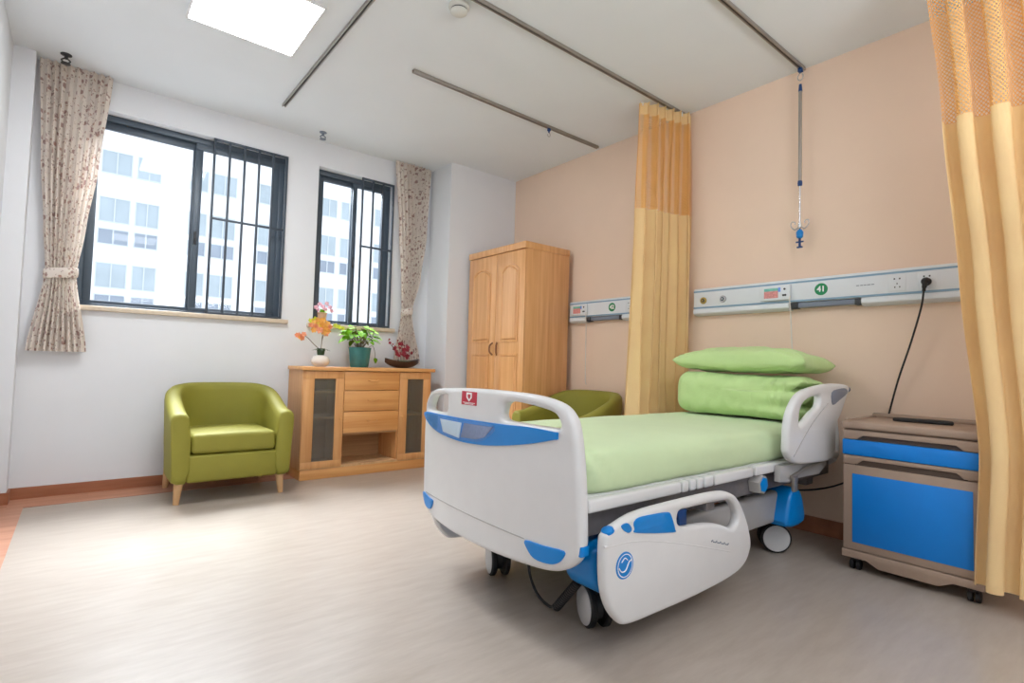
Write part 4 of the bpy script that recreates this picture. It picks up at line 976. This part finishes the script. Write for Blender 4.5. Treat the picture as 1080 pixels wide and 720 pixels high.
# ================================================================== BEDDING
def nz3(x, y, z, f): return noise.noise(Vector((x * f, y * f, z * f)))
bm = BM(); mx0, mx1, my0, my1, mz0, mz1 = 1.308, 3.352, 1.200, 2.100, 0.526, 0.672
NX, NY = 90, 44
def rr_profile(n):   # half-ring profile around the edge: returns (inset, z)
    out = [(0.012, mz0)]
    for i in range(4): out.append((0.0 + 0.004 * i, mz0 + 0.02 + 0.0 * i)) if i == 0 else None
    out += [(-0.003, mz0 + 0.045), (0.0, mz1 - 0.072), (0.005, mz1 - 0.05), (0.014, mz1 - 0.032), (0.027, mz1 - 0.018), (0.045, mz1 - 0.008), (0.068, mz1 - 0.002), (0.095, mz1)]
    return out
def outline(ins, n=200):
    r = max(0.004, 0.06 - ins * 0.6); x0, x1, y0, y1 = mx0 + ins, mx1 - ins, my0 + ins, my1 - ins; P = []
    per = [((x0 + r, y0), (x1 - r, y0), 70), ((x1, y0 + r), (x1, y1 - r), 30), ((x1 - r, y1), (x0 + r, y1), 70), ((x0, y1 - r), (x0, y0 + r), 30)]
    cen = [(x1 - r, y0 + r, -PI / 2), (x1 - r, y1 - r, 0), (x0 + r, y1 - r, PI / 2), (x0 + r, y0 + r, PI)]
    for (a, b_, n_), (qx, qy, an) in zip(per, cen):
        for i in range(n_): t = i / n_; P.append((a[0] + (b_[0] - a[0]) * t, a[1] + (b_[1] - a[1]) * t))
        for i in range(6): P.append((qx + r * math.cos(an + PI / 2 * i / 6), qy + r * math.sin(an + PI / 2 * i / 6)))
    return P
rings = []
for ins, z in rr_profile(0) + [(0.12, mz1 + 0.003), (0.22, mz1 + 0.005), (0.34, mz1 + 0.006)]:
    ring = []
    for (x, y) in outline(ins):
        k = 1 if z < mz1 - 0.03 else 0.25
        ft = math.exp(-((x - mx0) / 0.16) ** 2)
        w_ = 0.010 * nz3(x, y, z, 5.5) * k + 0.004 * nz3(x, y, z * 2, 16) * k + 0.012 * ft * math.sin((x - mx0) * 70 + (z - mz0) * 60) * (1 if 0.03 < z - mz0 < 0.14 else 0.2)
        sx = -1 if y < 1.5 else (1 if y > 1.8 else 0)
        dz = 0.004 * nz3(x, y, 1.3, 4.0) if z > mz0 + 0.1 else (0.006 * nz3(x, y, 4.2, 6) if z < mz0 + 0.03 else 0)
        if z < mz0 + 0.03: dz = max(-0.001, dz)
        ring.append(bm.verts.new((x, y + w_ * sx, z + dz)))
    rings.append(ring)
grid_faces(bm, rings, closed=True)
bm.faces.new(rings[0])
bmesh.ops.triangle_fill(bm, edges=[e for e in bm.edges if e.is_boundary], use_beauty=True)
solo('mattress', bm, M_green, 'mattress under a smooth pale green sheet on the hospital bed', 'mattress', ang=75)

# folded quilt
def ridge(x, y, z, f): return (1 - abs(nz3(x, y, z, f)) * 2.2)
bm = BM(); qx0, qx1, qy0, qy1, qz0, qz1 = 2.945, 3.335, 1.255, 2.005, 0.686, 0.938
def sq(a, e): return math.copysign(abs(a) ** e, a)
NR = 132; rings = []
hx, hz, cxq, czq = (qx1 - qx0) / 2, (qz1 - qz0) / 2, (qx0 + qx1) / 2, (qz0 + qz1) / 2
stations = []
for i in range(15): t = i / 14; stations.append((qy1 - 0.085 * (1 - math.cos(PI / 2 * t)), 0.10 + 0.90 * math.sin(PI / 2 * t), 0))
for i in range(1, 70): stations.append((qy1 - 0.085 - (qy1 - 0.085 - qy0 - 0.035) * i / 69, 1.0, 0))
for i in range(1, 26): t = i / 25; stations.append((qy0 + 0.035 - 0.035 * math.sin(PI / 2 * min(1, t * 2.2)), 1.0 - 0.95 * t ** 1.25, t))
for (y, s_, tc) in stations:
    ring = []
    near = math.exp(-((y - qy0) / 0.16) ** 2)
    for k in range(NR):
        a = 2 * PI * k / NR
        X, Z = sq(math.cos(a), 0.5), sq(math.sin(a), 0.58)
        x = cxq + hx * s_ * X; z = czq + hz * s_ * Z
        bulge = 0.014 * nz3(x, y, z, 5) + 0.006 * nz3(x, y * 1.6, z, 15)
        cr = 0.020 * (near + 0.12) * (max(0, ridge(x * 0.6, y * 2.2, z * 0.6, 8)) ** 2) - 0.006 * near
        lay = 0.016 * near * math.cos((z - qz0) / (qz1 - qz0) * 2 * PI * 3) * (1 if abs(X) > 0.6 else 0.3) * min(1.0, (1 - abs(Z)) * 3)
        yy = y
        if tc > 0:
            hn = (z - qz0) / (qz1 - qz0) + 0.05 * math.sin(x * 22) + 0.06 * nz3(x, 0.3, z, 9)
            lob = abs(math.sin(hn * PI * 3.0))
            yy = y + min(1, tc * 2.5) * (0.050 - 0.095 * lob ** 0.5 + 0.026 * nz3(x, 0, z, 11) + 0.018 * nz3(x, 7, z, 26))
        x += (bulge + cr - lay * 0.9) * X; z += (bulge * 0.8 + cr * 0.6) * Z
        z -= 0.010 * math.sin((y - qy0) * 6) * (Z > 0.3)
        z = min(0.941, max(qz0, z))
        ring.append(bm.verts.new((x, yy, z)))
    rings.append(ring)
grid_faces(bm, rings, closed=True); bm.faces.new(rings[0]); bm.faces.new(rings[-1])
solo('folded_quilt', bm, M_quilt, 'thick folded green quilt at the head of the bed', 'quilt', ang=180)

# pillow
bm = BM(); N = 72
px, py, pz = 3.168, 1.60, 0.988
for sgn in (1, -1):
    R_ = []
    for i in range(N + 1):
        row = []
        for j in range(N + 1):
            u, v = -1 + 2 * i / N, -1 + 2 * j / N
            f = (max(0, 1 - u * u) ** 0.5 * max(0, 1 - v * v) ** 0.5) ** 0.62
            x = px + 0.205 * u * (1 - 0.06 * (1 - v * v) * abs(u)); y = py + 0.405 * v * (1 - 0.06 * (1 - u * u) * abs(v))
            z = pz + (0.106 if sgn > 0 else -0.052) * f
            rad = math.atan2(abs(v) - 1.05, abs(u) - 1.05)
            cw = math.exp(-((abs(u) - 1) ** 2 + (abs(v) - 1) ** 2) / 0.28)
            z += (0.012 * nz3(x, y, sgn, 7) + 0.007 * max(0, ridge(x, y, sgn * 3, 9)) ** 2 + 0.009 * cw * math.sin(rad * 16)) * min(1, f * 1.6)
            z += 0.016 * (abs(u) ** 6) * (abs(v) ** 6) - 0.008 * u
            row.append(bm.verts.new((x, y, z)))
        R_.append(row)
    grid_faces(bm, R_, flip=(sgn < 0))
bmesh.ops.remove_doubles(bm, verts=bm.verts, dist=1e-4)
for v in bm.verts: v.co.z = max(v.co.z, 0.9425)
solo('pillow', bm, M_quilt, 'plump pale green pillow lying on top of the folded quilt', 'pillow', ang=180)

# ================================================================== PLANTS
ST_Z = 0.892
def leaf_mesh(bm, base, direc, up, L, Wd, heart=False, curl=0.25):
    d = Vector(direc).normalized(); up = Vector(up); s = d.cross(up).normalized(); u = s.cross(d).normalized(); base = Vector(base)
    n = 7; rows = []
    for i in range(n + 1):
        t = i / n
        wd = (math.sin(PI * min(1, t * 0.93 + 0.05)) ** 0.8 if not heart else (math.sin(PI * (t ** 0.62)) ** 0.75 if t > 0 else 0.25)) * Wd / 2
        if i == n: wd = 0.0008
        p_ = base + d * (L * t) - u * (curl * L * t * t)
        rows.append([bm.verts.new(p_ - s * wd + u * 0.18 * wd), bm.verts.new(p_ - s * wd * 0.5 + u * 0.04 * wd), bm.verts.new(p_), bm.verts.new(p_ + s * wd * 0.5 + u * 0.04 * wd), bm.verts.new(p_ + s * wd + u * 0.18 * wd)])
    grid_faces(bm, rows)

def blossom(bm, c, nrm, R, n=5):
    nrm = Vector(nrm).normalized(); a = nrm.orthogonal().normalized(); b_ = nrm.cross(a); c = Vector(c); ph = random.random() * 6
    for k in range(n):
        an = ph + 2 * PI * k / n; d = a * math.cos(an) + b_ * math.sin(an)
        leaf_mesh(bm, c, d + nrm * 0.35, nrm, R, R * 0.85, curl=0.25)
    lathe(bm, [(0, 0), (R * 0.16, R * 0.06), (R * 0.12, R * 0.25), (0, R * 0.32)], c, 8, nrm)

ox, oy = 1.548, 4.42
o = thing('potted_orchid', (ox, oy, ST_Z), 'orange orchid in a round white pot on the left of the sideboard', 'potted plant')
bm = BM(); lathe(bm, [(0, ST_Z), (0.040, ST_Z), (0.066, ST_Z + 0.022), (0.074, ST_Z + 0.048), (0.064, ST_Z + 0.078), (0.044, ST_Z + 0.094), (0.036, ST_Z + 0.094), (0.036, ST_Z + 0.086), (0, ST_Z + 0.086)], (ox, oy, 0), 32); part('pot', bm, M_potw, o)
bm = BM(); lathe(bm, [(0, ST_Z + 0.087), (0.026, ST_Z + 0.087), (0.034, ST_Z + 0.15), (0.030, ST_Z + 0.15), (0.028, ST_Z + 0.14), (0, ST_Z + 0.145)], (ox, oy, 0), 20); part('inner_pot', bm, M_leafd, o)
bm = BM()
for k in range(9):
    an = k * 0.75; leaf_mesh(bm, (ox, oy, ST_Z + 0.14), (math.cos(an), math.sin(an), 0.35), (0, 0, 1), 0.07, 0.02, curl=0.5)
part('leaves', bm, M_leafd, o)
st1 = curve1([(ox, oy, ST_Z + 0.14), (ox + 0.006, oy, 1.13), (ox + 0.002, oy - 0.004, 1.22), (ox - 0.05, oy - 0.01, 1.265), (ox - 0.10, oy - 0.015, 1.24)], 8)
st2 = curve1([(ox - 0.01, oy, ST_Z + 0.14), (ox - 0.06, oy, 1.075), (ox - 0.13, oy - 0.006, 1.135), (ox - 0.19, oy - 0.01, 1.135)], 8)
st3 = curve1([(ox + 0.004, oy, 1.10), (ox + 0.03, oy + 0.004, 1.19), (ox + 0.085, oy, 1.235), (ox + 0.14, oy, 1.222)], 8)
for s_ in (st1, st2, st3):
    bm = BM(); tube(bm, s_, 0.0028, 7); part('stem', bm, M_stem, o)
fl = [(-0.085, 1.255, 0.032, 0), (-0.045, 1.262, 0.040, 0), (-0.06, 1.215, 0.038, 1), (-0.015, 1.235, 0.036, 0), (0.02, 1.215, 0.038, 0), (-0.03, 1.185, 0.036, 1), (0.012, 1.172, 0.032, 0), (0.045, 1.185, 0.030, 0), (-0.10, 1.225, 0.028, 1), (-0.005, 1.270, 0.034, 0), (0.035, 1.245, 0.03, 0),
      (-0.19, 1.135, 0.030, 1), (-0.155, 1.145, 0.028, 1), (-0.165, 1.115, 0.028, 1), (0.135, 1.225, 0.028, 2), (0.10, 1.232, 0.026, 2), (0.165, 1.215, 0.024, 2)]
fl = [(a, b_ + 0.004, r_ * 0.84, c_) for a, b_, r_, c_ in fl] + [(-0.07, 1.28, 0.024, 2), (-0.11, 1.262, 0.022, 2), (0.0, 1.20, 0.026, 0), (-0.045, 1.235, 0.028, 2), (0.03, 1.165, 0.024, 1), (-0.075, 1.19, 0.026, 0), (0.055, 1.225, 0.024, 1), (-0.18, 1.12, 0.022, 0), (-0.205, 1.142, 0.02, 1)]
for dx, z, R_, ci in fl:
    bm = BM(); blossom(bm, (ox + dx, oy - 0.02 - random.random() * 0.02, z), (random.uniform(-0.5, 0.5), -1, random.uniform(-0.3, 0.4)), R_)
    part('blossom', bm, (M_orch, M_orchp, M_orchy)[ci], o, label=('orange blossom', 'coral blossom', 'yellow blossom')[ci])

tx, ty = 1.885, 4.42
o = thing('potted_pothos', (tx, ty, ST_Z), 'leafy green pothos in a teal glazed pot in the middle of the sideboard', 'potted plant')
bm = BM(); lathe(bm, [(0, ST_Z), (0.072, ST_Z), (0.078, ST_Z + 0.01), (0.094, ST_Z + 0.15), (0.097, ST_Z + 0.172), (0.090, ST_Z + 0.172), (0.086, ST_Z + 0.15), (0, ST_Z + 0.15)], (tx, ty, 0), 36); part('pot', bm, M_teal, o)
bm = BM(); lathe(bm, [(0, ST_Z + 0.151), (0.085, ST_Z + 0.151), (0.05, ST_Z + 0.162), (0, ST_Z + 0.166)], (tx, ty, 0), 24); part('soil', bm, M_moss, o)
bml, bms = BM(), BM()
for k in range(46):
    an = k * 2.399; rad = 0.03 + 0.085 * math.sqrt(k / 46); hh = 0.16 * (1 - (k / 46) * 0.75) + random.uniform(-0.02, 0.02)
    tip = Vector((tx + rad * math.cos(an), ty + rad * math.sin(an), ST_Z + 0.19 + hh * 0.95))
    tube(bms, curve1([(tx + 0.4 * (tip.x - tx) * 0.5, ty + 0.4 * (tip.y - ty) * 0.5, ST_Z + 0.16), tuple(Vector((tx, ty, 0)).lerp(tip, 0.6) * 1 + Vector((0, 0, (ST_Z + 0.17) * 0.4))), tuple(tip)], 3), 0.0018, 5)
    L = random.uniform(0.058, 0.09)
    leaf_mesh(bml, tip, (math.cos(an) * 0.8, math.sin(an) * 0.8 - 0.35, random.uniform(-0.35, 0.35)), (0, -0.2, 1), L, L * 0.8, True, 0.35)
for dx, z, s_ in ((-0.125, 1.19, 0.08), (-0.155, 1.175, 0.07), (-0.11, 1.165, 0.07), (-0.12, 1.21, 0.06)):
    leaf_mesh(bml, (tx + dx + 0.02, ty - 0.02, z), (-0.5, -0.5, random.uniform(-0.6, 0.1)), (0.1, -0.8, 0.6), s_, s_ * 0.85, True, 0.3)
tube(bms, curve1([(tx - 0.03, ty, ST_Z + 0.16), (tx - 0.07, ty - 0.01, 1.13), (tx - 0.13, ty - 0.02, 1.19)], 4), 0.002, 5)
tube(bms, curve1([(tx + 0.05, ty - 0.02, ST_Z + 0.16), (tx + 0.095, ty - 0.045, ST_Z + 0.19), (tx + 0.118, ty - 0.05, ST_Z + 0.13), (tx + 0.122, ty - 0.05, ST_Z + 0.08)], 5), 0.002, 5)
leaf_mesh(bml, (tx + 0.120, ty - 0.05, ST_Z + 0.085), (0.15, -0.25, -0.9), (0.3, -0.9, 0.2), 0.05, 0.045, True, 0.2)
part('stems', bms, M_stem, o, kind='stuff'); part('foliage', bml, M_leaf, o, kind='stuff')

bx, by = 2.305, 4.44
o = thing('boat_planter', (bx, by, ST_Z), 'dark boat-shaped planter with wine red flowers on the right of the sideboard', 'planter')
bm = BM(); rows = []
nL = 24
for i in range(nL + 1):
    t = -1 + 2 * i / nL; hw = 0.055 * (1 - abs(t) ** 2.2) ** 0.6 + 0.002; x = bx + 0.172 * t
    zr = ST_Z + 0.060 + 0.030 * abs(t) ** 1.8; zb = ST_Z + 0.052 * abs(t) ** 2.4
    row = []
    for (fy, fz_) in ((-0.35, 0), (-0.8, 0.4), (-1, 1), (-0.9, 1.02), (-0.7, 0.75), (0, 0.70), (0.7, 0.75), (0.9, 1.02), (1, 1), (0.8, 0.4), (0.35, 0)):
        row.append(bm.verts.new((x, by + hw * fy, zb + (zr - zb) * fz_)))
    rows.append(row)
grid_faces(bm, rows, closed=True); bm.faces.new(rows[0]); bm.faces.new(rows[-1])
part('bowl', bm, M_boat, o)
bm = BM(); rows = []
for i in range(13):
    t = -0.7 + 1.4 * i / 12; row = []
    for j in range(7):
        q_ = -1 + 2 * j / 6; row.append(bm.verts.new((bx + 0.172 * t, by + q_ * 0.036 * (1 - abs(t) ** 2.2) ** 0.6, ST_Z + 0.047 + 0.022 * (1 - q_ * q_) * (1 - t * t) + 0.004 * nz3(t * 9, q_ * 5, 1, 1) + 0.015 * abs(t) ** 1.8)))
    rows.append(row)
grid_faces(bm, rows); part('moss', bm, M_moss, o)
random.seed(21)
for k in range(7):
    dx = -0.11 + 0.032 * k + random.uniform(-0.01, 0.01); hgt = (0.20, 0.16, 0.20, 0.19, 0.15, 0.17, 0.10)[k]
    top = (bx + dx * 1.15 - 0.02, by - 0.015, ST_Z + 0.05 + hgt)
    pts = curve1([(bx + dx * 0.35, by, ST_Z + 0.06), (bx + dx * 0.7, by - 0.006, ST_Z + 0.06 + hgt * 0.5), top], 6)
    bm = BM(); tube(bm, pts, 0.0018, 6); part('stem', bm, M_stem, o)
    for j in range(4):
        q_ = pts[min(len(pts) - 1, 4 + j * 3)]
        bm = BM(); blossom(bm, q_ + Vector((random.uniform(-0.012, 0.012), -0.01, random.uniform(-0.01, 0.01))), (random.uniform(-0.6, 0.6), -1, random.uniform(-0.2, 0.6)), random.uniform(0.014, 0.024) * (0.6 if j == 3 else 1)); part('blossom', bm, M_wine, o)

wx_, wy_ = 1.632, YW + 0.02
o = thing('potted_flower', (wx_, wy_, W2[2]), 'small tan pot with pale pink flowers on the sill of the narrow window', 'potted plant')
bm = BM(); z0 = W2[2]; lathe(bm, [(0, z0), (0.032, z0), (0.040, z0 + 0.09), (0.043, z0 + 0.092), (0.043, z0 + 0.10), (0.037, z0 + 0.10), (0.035, z0 + 0.085), (0, z0 + 0.085)], (wx_, wy_, 0), 24); part('pot', bm, M_tanpot, o)
bm = BM()
for k in range(8): leaf_mesh(bm, (wx_, wy_, z0 + 0.09), (math.cos(k * 0.8), math.sin(k * 0.8) * 0.4, 0.9), (0, -0.5, 1), 0.06, 0.025)
part('leaves', bm, M_leaf, o)
for (dx, dz) in ((-0.06, 0.14), (-0.03, 0.17), (0.0, 0.15), (0.03, 0.18), (0.06, 0.15), (0.02, 0.13), (-0.045, 0.12), (0.075, 0.12)):
    bm = BM(); blossom(bm, (wx_ + dx, wy_ - 0.02, z0 + dz), (random.uniform(-0.4, 0.4), -1, 0.2), 0.022); part('blossom', bm, M_pink, o)

# ================================================================== CAMERA
f_px, yaw, pit, rol = 559.849, math.radians(39.06662273), math.radians(2.52962378), math.radians(1.62228557)
fw = Vector((math.sin(yaw) * math.cos(pit), math.cos(yaw) * math.cos(pit), math.sin(pit)))
rt = Vector((math.cos(yaw), -math.sin(yaw), 0)); up = rt.cross(fw)
r2 = rt * math.cos(rol) + up * math.sin(rol); u2 = -rt * math.sin(rol) + up * math.cos(rol)
cam = bpy.data.cameras.new('camera'); co = bpy.data.objects.new('camera', cam); COL.objects.link(co)
cam.sensor_width = 36; cam.sensor_fit = 'HORIZONTAL'; cam.lens = f_px / 1080 * 36; cam.clip_start = 0.02; cam.clip_end = 200
co.matrix_world = Matrix(((r2.x, u2.x, -fw.x, 0), (r2.y, u2.y, -fw.y, 0), (r2.z, u2.z, -fw.z, 0.95), (0, 0, 0, 1)))
SC.camera = co

# ================================================================== LIGHT
wd = bpy.data.worlds.new('daylight'); SC.world = wd; wd.use_nodes = True
bg = wd.node_tree.nodes['Background']; bg.inputs['Color'].default_value = (0.88, 0.94, 1.0, 1); bg.inputs['Strength'].default_value = 1.5

def area(name, loc, target, sx, sy, power, col, portal=False):
    la = bpy.data.lights.new(name, 'AREA'); la.shape = 'RECTANGLE'; la.size = sx; la.size_y = sy; la.energy = power; la.color = col
    ob = bpy.data.objects.new(name, la); COL.objects.link(ob); ob.location = loc
    d = Vector(target) - Vector(loc); ob.rotation_euler = d.to_track_quat('-Z', 'Y').to_euler()
    if portal: la.cycles.is_portal = True
    return ob
area('sky_light', (1.1, 8.0, 6.2), (1.2, 3.6, 1.4), 4.5, 3.0, 2900, (0.86, 0.93, 1.0))
# fill lamps added unseen behind the viewer to brighten the room
area('fill_up', (1.3, -1.2, 1.9), (1.3, -1.0, ZC), 1.6, 1.2, 62, (0.96, 0.98, 1.0))
area('fill_down', (0.6, -1.2, ZC - 0.02), (0.6, -1.2, 0), 0.6, 0.6, 12, (0.94, 0.97, 1.0))

SC.view_settings.view_transform = 'Standard'
SC.view_settings.look = 'None'
SC.view_settings.exposure = 0.27
